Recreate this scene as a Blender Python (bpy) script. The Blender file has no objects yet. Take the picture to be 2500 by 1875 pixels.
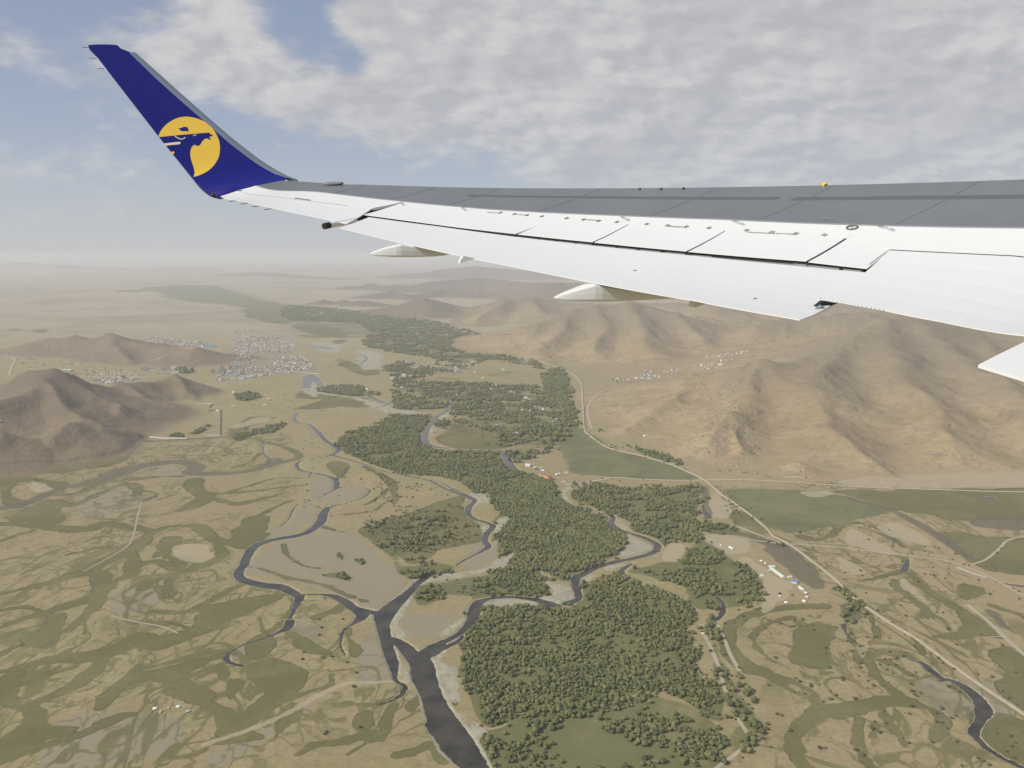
import bpy, bmesh, math, random
import numpy as np
from mathutils import Vector, Matrix, geometry
SEED = 7
random.seed(SEED); rng = np.random.default_rng(SEED)
R = math.radians

# ------------------------------------------------------------------ camera, sky, sun, exposure
W0, H0, F = 2500.0, 1875.0, 2078.0
PITCH = R(8.79)                 # camera looks this far below the horizon
ALT = 720.0                     # height of the aircraft above the plain
CP, SP = math.cos(PITCH), math.sin(PITCH)
sc = bpy.context.scene
cam = bpy.data.cameras.new("camera"); co = bpy.data.objects.new("camera", cam); sc.collection.objects.link(co)
cam.sensor_fit = 'HORIZONTAL'; cam.sensor_width = 36; cam.lens = 36 * F / W0
cam.clip_start = 0.1; cam.clip_end = 400000
co.rotation_euler = (R(90) - PITCH, 0, 0); co.location = (0, 0, 0); sc.camera = co

SUN_AZ, SUN_EL = -116.0, 38.0   # degrees; azimuth clockwise from the viewing direction
SUN_POW, SKY_STR, EXPO = 4.3, 0.10, 0.0
sd_ = Vector((math.sin(R(SUN_AZ)) * math.cos(R(SUN_EL)), math.cos(R(SUN_AZ)) * math.cos(R(SUN_EL)), math.sin(R(SUN_EL))))
sl = bpy.data.lights.new("sun", 'SUN'); sl.energy = SUN_POW; sl.angle = R(0.5); sl.color = (1.0, 0.945, 0.84)
so = bpy.data.objects.new("sun", sl); sc.collection.objects.link(so)
so.rotation_euler = sd_.to_track_quat('Z', 'Y').to_euler(); so.location = (0, 0, 500)
sc.view_settings.view_transform = 'Standard'; sc.view_settings.look = 'None'
sc.view_settings.exposure = EXPO; sc.view_settings.gamma = 1; sc.view_settings.use_curve_mapping = False
sc.cycles.use_denoising = True
sc.cycles.max_bounces = 5; sc.cycles.diffuse_bounces = 2; sc.cycles.glossy_bounces = 3
sc.cycles.volume_bounces = 1; sc.cycles.transparent_max_bounces = 6

class NT:
    """small helper to write node trees"""
    def __init__(s, tree): s.t = tree; s.n = tree.nodes; s.l = tree.links
    def new(s, typ, **kw):
        n = s.n.new(typ)
        for k, v in kw.items(): setattr(n, k, v)
        return n
    def put(s, sock, v):
        if isinstance(v, bpy.types.NodeSocket): s.l.new(v, sock)
        elif v is not None:
            if hasattr(sock, 'default_value'):
                try: sock.default_value = v
                except Exception: sock.default_value = tuple(v) + (1,)
    def math(s, op, a, b=None, c=None, clamp=False):
        n = s.new('ShaderNodeMath', operation=op, use_clamp=clamp)
        s.put(n.inputs[0], a); s.put(n.inputs[1], b)
        if c is not None: s.put(n.inputs[2], c)
        return n.outputs[0]
    def vmath(s, op, a, b=None, out=0):
        n = s.new('ShaderNodeVectorMath', operation=op); s.put(n.inputs[0], a)
        if b is not None: s.put(n.inputs[1], b)
        return n.outputs[out]
    def scale(s, a, f):
        n = s.new('ShaderNodeVectorMath', operation='SCALE'); s.put(n.inputs[0], a); s.put(n.inputs[3], f); return n.outputs[0]
    def mix(s, f, a, b, typ='RGBA', blend='MIX'):
        n = s.new('ShaderNodeMix', data_type=typ)
        if typ == 'RGBA':
            n.blend_type = blend; s.put(n.inputs[0], f); s.put(n.inputs[6], rgba(a)); s.put(n.inputs[7], rgba(b)); return n.outputs[2]
        s.put(n.inputs[0], f); s.put(n.inputs[2], a); s.put(n.inputs[3], b); return n.outputs[0]
    def noise(s, vec, sca, det=4, rough=0.55, dist=0.0, out=0):
        n = s.new('ShaderNodeTexNoise'); s.put(n.inputs['Vector'], vec); n.inputs['Scale'].default_value = sca
        n.inputs['Detail'].default_value = det; n.inputs['Roughness'].default_value = rough; n.inputs['Distortion'].default_value = dist
        return n.outputs[out]
    def step(s, x, lo, hi):
        n = s.new('ShaderNodeMapRange', interpolation_type='SMOOTHSTEP'); s.put(n.inputs[0], x)
        s.put(n.inputs[1], lo); s.put(n.inputs[2], hi); return n.outputs[0]
    def attr(s, name):
        n = s.new('ShaderNodeAttribute', attribute_name=name); return n.outputs['Fac']
def rgba(c):
    if isinstance(c, (tuple, list)) and len(c) == 3: return (c[0], c[1], c[2], 1.0)
    return c

# world: Nishita sky, hazy towards the horizon, with a broken altocumulus layer
wd = bpy.data.worlds.new("World"); sc.world = wd; wd.use_nodes = True
t = NT(wd.node_tree); t.n.clear()
sky = t.new('ShaderNodeTexSky', sky_type='NISHITA'); sky.sun_disc = False
sky.sun_elevation = R(SUN_EL); sky.sun_rotation = R(SUN_AZ); sky.altitude = 1900; sky.air_density = 1.0; sky.dust_density = 1.5; sky.ozone_density = 1.2
tc = t.new('ShaderNodeTexCoord'); d = t.vmath('NORMALIZE', tc.outputs['Generated'])
sx = t.new('ShaderNodeSeparateXYZ'); t.put(sx.inputs[0], d)
zz = t.math('MAXIMUM', sx.outputs[2], 0.0)
den = t.math('ADD', zz, 0.34)
cb = t.new('ShaderNodeCombineXYZ')
t.put(cb.inputs[0], t.math('DIVIDE', sx.outputs[0], den)); t.put(cb.inputs[1], t.math('DIVIDE', sx.outputs[1], den))
P = cb.outputs[0]
def pxdir(u, v):
    x = (u - W0 / 2) / F; z = (H0 / 2 - v) / F
    w = np.array([x, CP + z * SP, -SP + z * CP]); return w / np.linalg.norm(w)
# large clouds and clear gaps: (px, py in the photo, angular radius, weight)
CL = [(500, 15, .05, .19), (590, 30, .035, .12), (110, 165, .05, .14), (225, 95, .04, .13), (330, 150, .045, .16), (450, 170, .05, .18), (560, 200, .055, .18), (650, 150, .035, .12), (700, 235, .06, .19), (820, 265, .06, .19), (930, 300, .05, .13), (20, 128, .028, .16),
      (90, 350, .07, .07), (280, 345, .05, .06), (130, 430, .09, .02), (330, 440, .07, .02), (1000, 50, .055, .22), (1100, 130, .08, .25), (1080, 250, .075, .22), (1300, 120, .10, .22), (1330, 290, .09, .24), (1520, 230, .12, .24), (1750, 120, .13, .26), (1800, 320, .12, .26), (2050, 180, .17, .26), (2350, 300, .16, .26), (2400, 60, .14, .24), (900, 60, .02, .12), (830, 60, .02, .10),
      (90, 35, .06, -.16), (300, 30, .04, -.14), (420, 95, .02, -.10), (740, 50, .05, -.12), (650, 90, .03, -.10), (880, 130, .035, -.10), (190, 255, .065, -.15), (40, 250, .05, -.12), (480, 290, .06, -.14), (640, 350, .08, -.17), (900, 390, .08, -.17), (1180, 410, .09, -.17), (1400, 430, .06, -.14), (1452, 28, .026, -.26), (1220, 195, .022, -.20), (1185, 235, .016, -.14)]
cov = t.math('MULTIPLY', 0.015, 1.0)
for (u, v, s, w) in CL:
    q = pxdir(u, v)
    dd = t.vmath('DISTANCE', d, tuple(q), out=1)
    e = t.math('POWER', 2.718, t.math('MULTIPLY', t.math('MULTIPLY', dd, dd), -1.0 / (s * s)))
    cov = t.math('MULTIPLY_ADD', e, w, cov)
PO = t.vmath('ADD', P, (-.030, -.022, 0))
n1 = t.noise(P, 2.6, 3, .5, .2); n2 = t.noise(P, 6.0, 5, .52, .1); n2b = t.noise(PO, 6.0, 5, .52, .1); n3 = t.noise(P, 20.0, 3, .55, .1)
cl = t.math('ADD', t.math('MULTIPLY', n1, .38), t.math('ADD', t.math('MULTIPLY', n2, .42), t.math('MULTIPLY', n3, .20)))
cl = t.math('ADD', cl, t.math('MINIMUM', cov, .31))
mask = t.step(cl, .46, .71)
# cloud brightness: relief from the sun side, greyer underneath the thick parts
lum = t.math('ADD', t.math('MULTIPLY', t.math('SUBTRACT', n2, n2b), 1.6), t.math('ADD', t.math('MULTIPLY', t.noise(P, 4.0, 4, .55, .2), .55), .225))
lum = t.math('ADD', t.math('MULTIPLY', t.math('SUBTRACT', n3, .5), .5), lum); lum = t.step(lum, .26, .76)
ccol = t.mix(lum, (.50, .50, .52), (.67, .655, .64))
ccol = t.mix(t.math('MULTIPLY', t.step(n1, .45, .62), .4), ccol, (.445, .44, .465))
skyc = t.scale(sky.outputs[0], SKY_STR)
vblue = t.mix(.58, skyc, (.33, .38, .51))
# veil of dust low over the horizon
veil = t.math('POWER', 2.718, t.math('MULTIPLY', zz, -9.0))
base = t.mix(t.math('MULTIPLY', veil, .93), vblue, (.52, .55, .60))
cm = t.math('MULTIPLY', mask, t.math('SUBTRACT', .92, t.math('MULTIPLY', t.math('POWER', 2.718, t.math('MULTIPLY', zz, -14.0)), .85)))
fin = t.mix(cm, base, ccol)
lowc = t.math('POWER', 2.718, t.math('MULTIPLY', zz, -28.0))
fin = t.mix(lowc, fin, (.555, .56, .565))
bg = t.new('ShaderNodeBackground'); t.put(bg.inputs[0], t.scale(fin, 1.0 / SKY_STR)); bg.inputs[1].default_value = SKY_STR
ow = t.new('ShaderNodeOutputWorld'); t.l.new(bg.outputs[0], ow.inputs[0])
# ------------------------------------------------------------------ helpers
C = sc.collection
REG = {'Z': (0, 0, 1.1302), 'A': (0, 580, .40687), 'B': (700, 650, .40687), 'C': (1500, 650, .45208), 'D': (0, 1050, .40687), 'E': (500, 1150, .40687),
       'F': (1100, 1200, .40687), 'G': (1700, 1150, .36166), 'H': (0, 1425, .27125), 'I': (500, 1425, .27125), 'J': (1050, 1425, .27125),
       'K': (1900, 1425, .27125), 'L': (0, 800, .27125), 'M': (1300, 1000, .27125), 'T': (300, 840, .217), 'V': (900, 850, .18083), 'S': (0, 0, 1.0),
       'a': (150, 50, .31646), 'b': (750, 380, .31646), 'c': (1300, 380, .31646), 'd': (1800, 400, .31646),
       'x': (500, 430, .18083), 'y': (860, 480, .18083), 'w': (1300, 600, .18083), 'v': (1900, 500, .18083), 'p': (370, 270, .10851)}
def trace(s, w0=10.0):
    """'R x,y[,w] ...' in a photo detail R -> rows of (u, v, w)"""
    p = s.split(); ox, oy, k = REG[p[0]]; out = []; w = w0
    for q in p[1:]:
        a = q.split(',')
        if len(a) > 2: w = float(a[2])
        out.append((ox + float(a[0]) * k, oy + float(a[1]) * k, w))
    return np.array(out)
def ray(u, v):
    x = (np.asarray(u, float) - W0 / 2) / F; z = (H0 / 2 - np.asarray(v, float)) / F
    return np.stack([x, CP + z * SP, -SP + z * CP], -1)
def on_plain(u, v, h=0.0):
    r = ray(u, v); tt = (ALT - h) / np.maximum(-r[..., 2], 1e-4); return r[..., :2] * tt[..., None]
def smooth(p, closed=False, n=4):
    """Catmull-Rom through the rows of p"""
    if len(p) < 3: 
        if closed or len(p) < 2: return p
        k = np.linspace(0, 1, 5)[:, None]; return p[0] * (1 - k) + p[1] * k
    q = np.vstack([p[-1], p, p[0], p[1]]) if closed else np.vstack([2 * p[0] - p[1], p, 2 * p[-1] - p[-2]])
    out = []
    for i in range(1, len(q) - 2):
        a, b, c, e = q[i - 1], q[i], q[i + 1], q[i + 2]
        for j in range(n):
            s = j / n
            out.append(.5 * (2 * b + (c - a) * s + (2 * a - 5 * b + 4 * c - e) * s * s + (3 * b - a - 3 * c + e) * s ** 3))
    if not closed: out.append(p[-1])
    return np.array(out)
def _h(ix, iy, s):
    n = (ix * 374761393 + iy * 668265263 + s * 1442695041) & 0xffffffff
    n = ((n ^ (n >> 13)) * 1274126177) & 0xffffffff
    return ((n ^ (n >> 16)) & 0xffff) / 65535.0
def vnoise(x, y, s=0):
    ix = np.floor(x).astype(np.int64); iy = np.floor(y).astype(np.int64); fx = x - ix; fy = y - iy
    fx = fx * fx * fx * (fx * (fx * 6 - 15) + 10); fy = fy * fy * fy * (fy * (fy * 6 - 15) + 10)
    a, b, c, e = _h(ix, iy, s), _h(ix + 1, iy, s), _h(ix, iy + 1, s), _h(ix + 1, iy + 1, s)
    return (a * (1 - fx) + b * fx) * (1 - fy) + (c * (1 - fx) + e * fx) * fy
def fbm(x, y, s=0, o=4, g=.5):
    v = 0; a = 1; tot = 0
    for i in range(o):
        v = v + a * vnoise(x * (1 << i) + 17.3 * i, y * (1 << i) - 9.1 * i, s + i); tot += a; a *= g
    return v / tot
def ridged(x, y, s=0, o=4):
    v = 0; a = 1; tot = 0
    for i in range(o):
        v = v + a * (1 - np.abs(2 * vnoise(x * (1 << i) + 5.7 * i, y * (1 << i) + 3.3 * i, s + i) - 1)); tot += a; a *= .5
    return v / tot
def seg_dist(x, y, a, b):
    """distance of x, y from the segment a-b and the share along it"""
    d = b - a; L = max(float(d @ d), 1e-9)
    tt = np.clip(((x - a[0]) * d[0] + (y - a[1]) * d[1]) / L, 0, 1)
    return np.hypot(x - a[0] - tt * d[0], y - a[1] - tt * d[1]), tt
def inside(x, y, poly):
    r = np.zeros(x.shape, bool); n = len(poly)
    for i in range(n):
        x1, y1 = poly[i][:2]; x2, y2 = poly[(i + 1) % n][:2]
        if y1 == y2: continue
        c = ((y1 > y) != (y2 > y)) & (x < (x2 - x1) * (y - y1) / (y2 - y1) + x1)
        r ^= c
    return r
def set_props(o, label=None, cat=None, group=None, kind=None):
    if label: o['label'] = label
    if cat: o['category'] = cat
    if group: o['group'] = group
    if kind: o['kind'] = kind
    return o
def mesh(name, verts, faces, mats, parent=None, smooth_=False, mi=None, link=True):
    me = bpy.data.meshes.new(name); me.from_pydata([tuple(map(float, v)) for v in verts], [], [tuple(map(int, f)) for f in faces])
    for m in (mats if isinstance(mats, (list, tuple)) else [mats]): me.materials.append(m)
    if mi is not None: me.polygons.foreach_set('material_index', mi)
    if smooth_: me.polygons.foreach_set('use_smooth', [True] * len(me.polygons))
    me.update(); o = bpy.data.objects.new(name, me)
    if link: C.objects.link(o)
    if parent: o.parent = parent
    return o
def empty(name, loc=(0, 0, 0), rz=0.0):
    o = bpy.data.objects.new(name, None); C.objects.link(o); o.location = loc; o.rotation_euler = (0, 0, rz); o.empty_display_size = 1; return o
def mat(name, col, rough=.7, metal=0.0, var=0.0, vs=1.0, coat=0.0, spec=.5, bump=0.0, bs=40.0):
    m = bpy.data.materials.new(name); m.use_nodes = True; q = NT(m.node_tree); b = q.n['Principled BSDF']
    b.inputs['Roughness'].default_value = rough; b.inputs['Metallic'].default_value = metal
    b.inputs['Specular IOR Level'].default_value = spec
    if coat: b.inputs['Coat Weight'].default_value = coat; b.inputs['Coat Roughness'].default_value = .06
    if var:
        g = q.new('ShaderNodeTexCoord'); n = q.noise(g.outputs['Object'], vs, 4)
        q.put(b.inputs['Base Color'], q.mix(n, tuple(c * (1 - var) for c in col), tuple(min(c * (1 + var), .95) for c in col)))
    else: b.inputs['Base Color'].default_value = (*col, 1)
    if bump:
        g = q.new('ShaderNodeTexCoord'); n = q.noise(g.outputs['Object'], bs, 3); bp = q.new('ShaderNodeBump'); bp.inputs['Strength'].default_value = bump
        bp.inputs['Distance'].default_value = .02; q.put(bp.inputs['Height'], n); q.put(b.inputs['Normal'], bp.outputs[0])
    return m

# ------------------------------------------------------------------ hills: crest lines (u, v of the crest, v of the plain straight below it), foot width factor, foot curve
RIDGES = [
 # dark hill at the left, its summit and spurs (detail L)
 ('L', 2.6, 1.3, '-400,560,900 -150,520,860 0,500,850 200,500,830 330,458,835 450,422,840 560,410,840 660,425,820 800,468,780 1000,522,720 1130,498,680 1400,465,620 1580,430,590 1750,485,582 1880,530,575 1950,560,566'),
 ('L', 1.9, 1.05, '330,475,840 430,560,930 650,810,1060 900,900,1080 1150,930,1035 1300,985,1003'),
 ('L', 1.9, 1.05, '560,410,840 800,640,880 1000,720,905 1280,790,880 1480,835,860'),
 ('L', 1.9, 1.05, '1130,498,680 1300,620,740 1560,700,772 1670,748,764'),
 ('L', 1.9, 1.05, '1580,430,590 1640,560,640 1755,655,667'),
 ('L', 2.8, 1.3, '-300,900,1250 0,950,1230 200,1010,1220 330,1010,1190 430,980,1180 620,860,1120 660,850,1095'),
 ('L', 3.5, 1.4, '-500,640,1020 -200,700,1050 0,640,1020 200,580,960 330,480,850'),
 # second hill beyond the road
 ('L', 5.0, 1.5, '60,215,235 300,160,215 450,95,205 700,70,203 850,95,208 980,68,210 1150,115,225 1500,165,262 1700,190,280 1830,180,295 1920,240,292 1990,288,290'),
 ('L', 2.6, 1.1, '1830,180,295 1740,270,325 1650,335,345'),
 ('L', 4.0, 1.4, '980,68,210 1090,190,285 1230,290,335'),
 # big mountain on the right (detail C)
 ('C', 5.5, 1.9, '60,700,705 400,603,680 560,620,690 700,560,735 780,533,745 860,560,740 960,520,720 1100,480,690 1300,400,620 1430,315,563 1600,290,540 1900,260,500 2300,240,478 2800,240,470'),
 ('C', 4.5, 1.6, '780,533,745 690,700,860 590,810,930 520,940,1010 480,1010,1040'),
 ('C', 4.5, 1.6, '400,603,680 300,700,790 200,800,860 60,880,920'),
 ('C', 4.0, 1.6, '860,560,740 1000,700,850 1180,860,985 1480,1100,1140'),
 ('C', 4.0, 1.6, '1430,315,563 1500,450,700 1560,600,800 1700,740,900 1840,930,1040'),
 ('C', 4.0, 1.6, '1300,400,620 1180,500,700 1100,560,790 1050,640,850'),
 ('C', 4.0, 1.6, '1600,290,540 1900,520,720 2100,650,850 2300,820,980'),
 ('C', 4.0, 1.6, '2300,240,478 2400,480,700 2500,700,860'),
 ('C', 4.0, 1.5, '1860,430,600 1960,410,590 2060,470,640'),
 ('C', 2.6, 1.3, '960,1065,1105 1020,1045,1105 1100,1070,1115'),
 ('C', 2.6, 1.2, '560,850,930 600,800,935 640,870,960 720,980,1030'),
 # the range behind the village
 ('S', 4.6, 1.6, '1215,822,850 1300,795,845 1350,780,838 1400,763,832 1450,757,828 1537,745,826 1600,750,826 1660,772,830 1720,800,838 1790,835,848'),
 ('S', 4.0, 1.5, '1400,763,832 1365,805,852 1325,850,872'),
 ('S', 4.0, 1.5, '1537,745,826 1560,800,853 1590,850,882'),
 ('S', 4.0, 1.5, '1450,757,828 1470,800,850 1455,850,878'),
 ('S', 4.0, 1.5, '1660,772,830 1700,825,858'),
 ('S', 4.5, 1.6, '1840,795,848 1930,775,840 2050,765,840 2150,758,838 2300,748,830 2600,735,830'),
 ('S', 5.0, 1.6, '1740,745,795 1880,722,780 2100,708,776 2300,702,776 2700,690,776'),
 ('S', 4.0, 1.5, '1700,770,815 1780,785,825 1900,780,825 2010,790,830 2100,800,840'),
 ('S', 6.0, 1.7, '930,760,768 956,753,763 1028,731,760 1098,744,760 1161,753,765 1225,734,762 1290,728,760 1383,740,765 1500,742,770 1640,740,775 1800,740,780'),
 ('S', 5.0, 1.5, '1028,731,760 1050,750,772'), ('S', 5.0, 1.5, '1225,734,762 1190,765,785 1160,780,795'), ('S', 5.0, 1.5, '1290,728,760 1320,760,785'),
 ('S', 6.0, 1.5, '820,703,707 845,699,707 880,701,708 905,691,707 937,698,709 971,695,709 997,699,710 1035,690,710 1098,684,710 1161,678,710 1218,682,712 1290,690,715 1500,690,715 1800,690,715'),
 ('S', 4.0, 1.3, '783,742,744 795,730,743 815,735,743 838,729,743 860,738,744'),
 ('S', 4.0, 1.3, '870,738,746 890,731,746 925,735,748'),
 ('S', 5.0, 1.4, '903,727,730 930,716,728 952,708,727 985,716,728 1010,724,732'),
 ('S', 5.0, 1.4, '1040,712,726 1080,706,724 1120,714,726 1170,708,726'),
 ('S', 5.0, 1.4, '1215,730,733 1270,711,729 1330,695,727 1355,690,726 1395,699,727 1470,702,728'),
 ('S', 7.0, 1.5, '930,677,680 970,671,679 1050,664,679 1130,654,678 1180,650,678 1230,654,678 1320,663,680 1500,650,680 1900,650,680'),
 ('S', 7.0, 1.4, '540,671,675 610,664,673 700,666,675 760,674,680 860,680,684'),
 ('S', 7.0, 1.4, '-300,640,652 -50,643,652 60,640,652 115,645,653 200,650,657 330,655,660 420,652,659 520,655,660'),
]
def ridge_pts(reg, s):
    ox, oy, k = REG[reg]; rows = []
    for q in s.split():
        a = [float(z) for z in q.split(',')]; u = ox + a[0] * k; vc = oy + a[1] * k; vf = oy + a[2] * k
        g = on_plain(u, vf); r = ray(u, vc); rr = math.hypot(*g) / math.hypot(r[0], r[1])
        rows.append((g[0], g[1], max(ALT + r[2] * rr, 2.0)))
    return np.array(rows)
HILLS = []
for reg, kw, ex, s in RIDGES:
    rp = ridge_pts(reg, s); HILLS.append((rp, kw, ex))

def height(x, y, hill_only=False):
    """height above the plain at world x, y"""
    r = np.hypot(x, y)
    wx = x + 60 * (fbm(x / 420, y / 420, 11, 3) - .5) * 2; wy = y + 60 * (fbm(x / 420, y / 420, 23, 3) - .5) * 2
    far = np.clip((r - 9000) / 9000, 0, 1)
    wx = wx + far * 500 * (fbm(x / 2500, y / 2500, 31, 2) - .5); wy = wy + far * 500 * (fbm(x / 2500, y / 2500, 37, 2) - .5)
    acc = np.zeros(x.shape)
    for k, (rp, kw, ex) in enumerate(HILLS):
        reach = rp[:, 2].max() * kw * 1.05 + 40
        sel = (wx > rp[:, 0].min() - reach) & (wx < rp[:, 0].max() + reach) & (wy > rp[:, 1].min() - reach) & (wy < rp[:, 1].max() + reach)
        if not sel.any(): continue
        X = wx[sel]; Y = wy[sel]; best = np.zeros(X.shape); L = 0.0; sc_ = max(rp[:, 2].max(), 30)
        for i in range(len(rp) - 1):
            a, b = rp[i], rp[i + 1]; dd, tt = seg_dist(X, Y, a[:2], b[:2])
            h = a[2] + (b[2] - a[2]) * tt; rd = .045 * h * kw; q = (np.sqrt(dd * dd + rd * rd) - rd * .8) / (h * kw + 1e-6)
            al = L + tt * math.hypot(*(b[:2] - a[:2])); L += math.hypot(*(b[:2] - a[:2]))
            gul = ridged(al / (sc_ * .75) + .3 * fbm(X / (sc_ * 2), Y / (sc_ * 2), k), q * .9, 50 + k, 3)
            prof = np.clip(1 - q, 0, 1) ** ex
            v = h * (prof * (1 - .24 * (1 - gul) * 4 * np.clip(q, 0, 1) * np.clip(1 - q, 0, 1) * 1.6))
            best = np.maximum(best, v)
        m = acc[sel]; acc[sel] = (np.maximum(m, 0) ** 5 + np.maximum(best, 0) ** 5) ** .2
    rough = np.clip(acc / 60, 0, 1)
    det = (ridged(x / 210, y / 210, 71, 4) - .6) * 18 * rough + (fbm(x / 60, y / 60, 81, 3) - .5) * 9 * rough
    z = acc + det * np.clip(acc / 120 + .3, 0, 1)
    if hill_only: return np.maximum(z, 0)
    roll = np.clip((r - 8500) / 9000, 0, 1) * 45 * np.clip(fbm(x / 3500, y / 3500, 91, 4) - .45, 0, 1) * 2
    return np.maximum(z, 0) + roll
# ------------------------------------------------------------------ what is drawn on the plain: water (variable width lines, metres) and areas
WATER = [l for l in '''
B 640,805,16 600,830 520,850 350,862,14 150,865 80,875,18 45,900,20 60,935,16 130,945,14 180,985,20 230,1040,20 300,1085,22 310,1105 270,1130,16 180,1150,11 90,1165,11 60,1190,13 90,1225,12 200,1245,13 270,1265,13 300,1290,20 297,1330,18
B 270,1130,14 400,1165,11 560,1220,11 700,1250,9 860,1285,9 950,1330,13 1060,1375,13 1130,1400,15
E 790,40,18 797,95,14 900,95,6 970,100,7 990,120,7 950,155,7 870,185,7 780,205,9 735,225,14
E 797,100,7 700,150,6 610,185,6 560,195,5 530,230,4 500,290,4 440,340,3
E 600,185,4 650,195,5 695,220,7
E 735,218,20 710,260,30 690,310,30 600,372,24 450,402,24 380,417,24 300,450,28 255,510,26 235,560,24 200,610,24 230,650,26 340,680,30 450,692,32 520,722,26 565,748,22
E 575,738,7 700,737,9 780,750,20 850,785,24 900,822,24 1030,850,18 1060,860,20
E 570,750,24 550,800,15 515,870,9 508,905,22 495,940,20 440,965,11 350,1000,8 250,1030,6 170,1075,6 130,1110,12 150,1145,11 230,1165,7
E 590,770,4 700,770,5 730,755,5
E 850,790,14 940,850,30 935,880,24 880,920,8 830,960,6 815,1040,5 840,1100,4
E 1480,585,6 1420,600,10 1330,632,18 1270,680,20 1220,730,24 1150,790,36 1080,860,46 1070,920,30 1085,1000,26 1105,1080,24 1130,1150,22 1140,1210,12 1150,1255,7 1200,1285,10 1185,1330,10 1130,1370,7 1050,1395,5
E 1120,1000,14 1180,1035,26 1240,1095,34 1300,1150,46 1315,1230,48 1360,1340,40 1405,1450,48 1455,1540,56 1520,1640,58
J 251,1455,58 340,1560,50 420,1660,40 500,1760,36
E 1300,1120,34 1360,1065,32 1440,1018,18 1530,970,16 1600,905,26 1618,840,30 1640,790,26 1700,763,16 1800,752,14 1900,757,14 2000,772,20 2080,798,28
E 1360,1090,28 1450,1050,14 1520,1018,12 1545,985,8
J 990,155,12 1060,175,22 1130,190,22 1170,195,8
F 690,670,20 765,640,18 758,580,20 750,520,24 800,490,22 870,455,20 960,425,20 1060,405,18 1150,385,18 1220,360,20 1243,325,22 1200,290,18 1120,260,16 1040,235,14 980,210,22 960,185,22 975,150,12 920,130,8 850,110,6
F 1085,430,10 1030,468,14 1040,490,8
F 1500,620,4 1590,630,6 1630,660,10 1637,700,12 1620,745,12 1590,770,8
K 590,360,8 600,410,8 640,470,5 700,520,4 780,555,3
K 1190,680,3 1300,710,12 1380,780,16 1480,850,12 1550,860,9 1650,910,18 1760,990,22 1830,1080,26 1850,1150,28 1815,1230,16 1760,1330,18 1780,1370,13 1870,1460,11 1980,1540,9 2100,1600,9 2230,1660,9
K 1860,1160,16 1945,1168,4
J 1,1260,20 100,1420,12 160,1500,8
E 1130,0,8 1300,42,7 1400,60,7 1480,100,9 1570,142,11 1620,172,14 1588,210,20 1580,250,20 1620,285,14 1690,305,13 1728,330,18 1695,370,20 1678,410,18 1700,450,18 1640,490,9 1560,530,7 1500,570,5
B 970,835,24 960,870,24 900,900,26 880,940,20 845,970,26 830,1040,28 880,1080,24 1000,1090,12 1100,1096,10 1250,1098,20 1295,1115,30 1320,1150,32 1350,1200,26 1400,1232,12
M 215,765,10 300,830,14 400,885,14 520,925,12
M 1530,855,6 1548,900,14 1580,950,24 1600,975,10
M 480,655,6 800,662,6 1200,670,7 1500,685,9 1700,690,7 2212,690,5
G 0,97,8 300,103,6 600,102,6 900,128,8
A 1940,900,20 1890,850,60 1850,830,60 1840,900,50
A 1870,645,40 1950,655,60 2000,665,30
B 480,770,26 560,810,30 610,825,24
B 170,480,60 240,495,60 300,500,30
B 180,290,60 230,285,60
B 420,520,30 480,550,30 440,590,20
G 1432,590,5 1415,640,16 1395,675,14
G 2080,755,8 2212,775,12 2400,790,14
G 1945,165,5 1990,180,26 2030,190,8
G 1700,905,3 1740,960,4
A 1640,1190,3 1590,1230,8 1580,1290,10 1640,1340,12 1620,1370,6
'''.strip().split('\n')]
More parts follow.
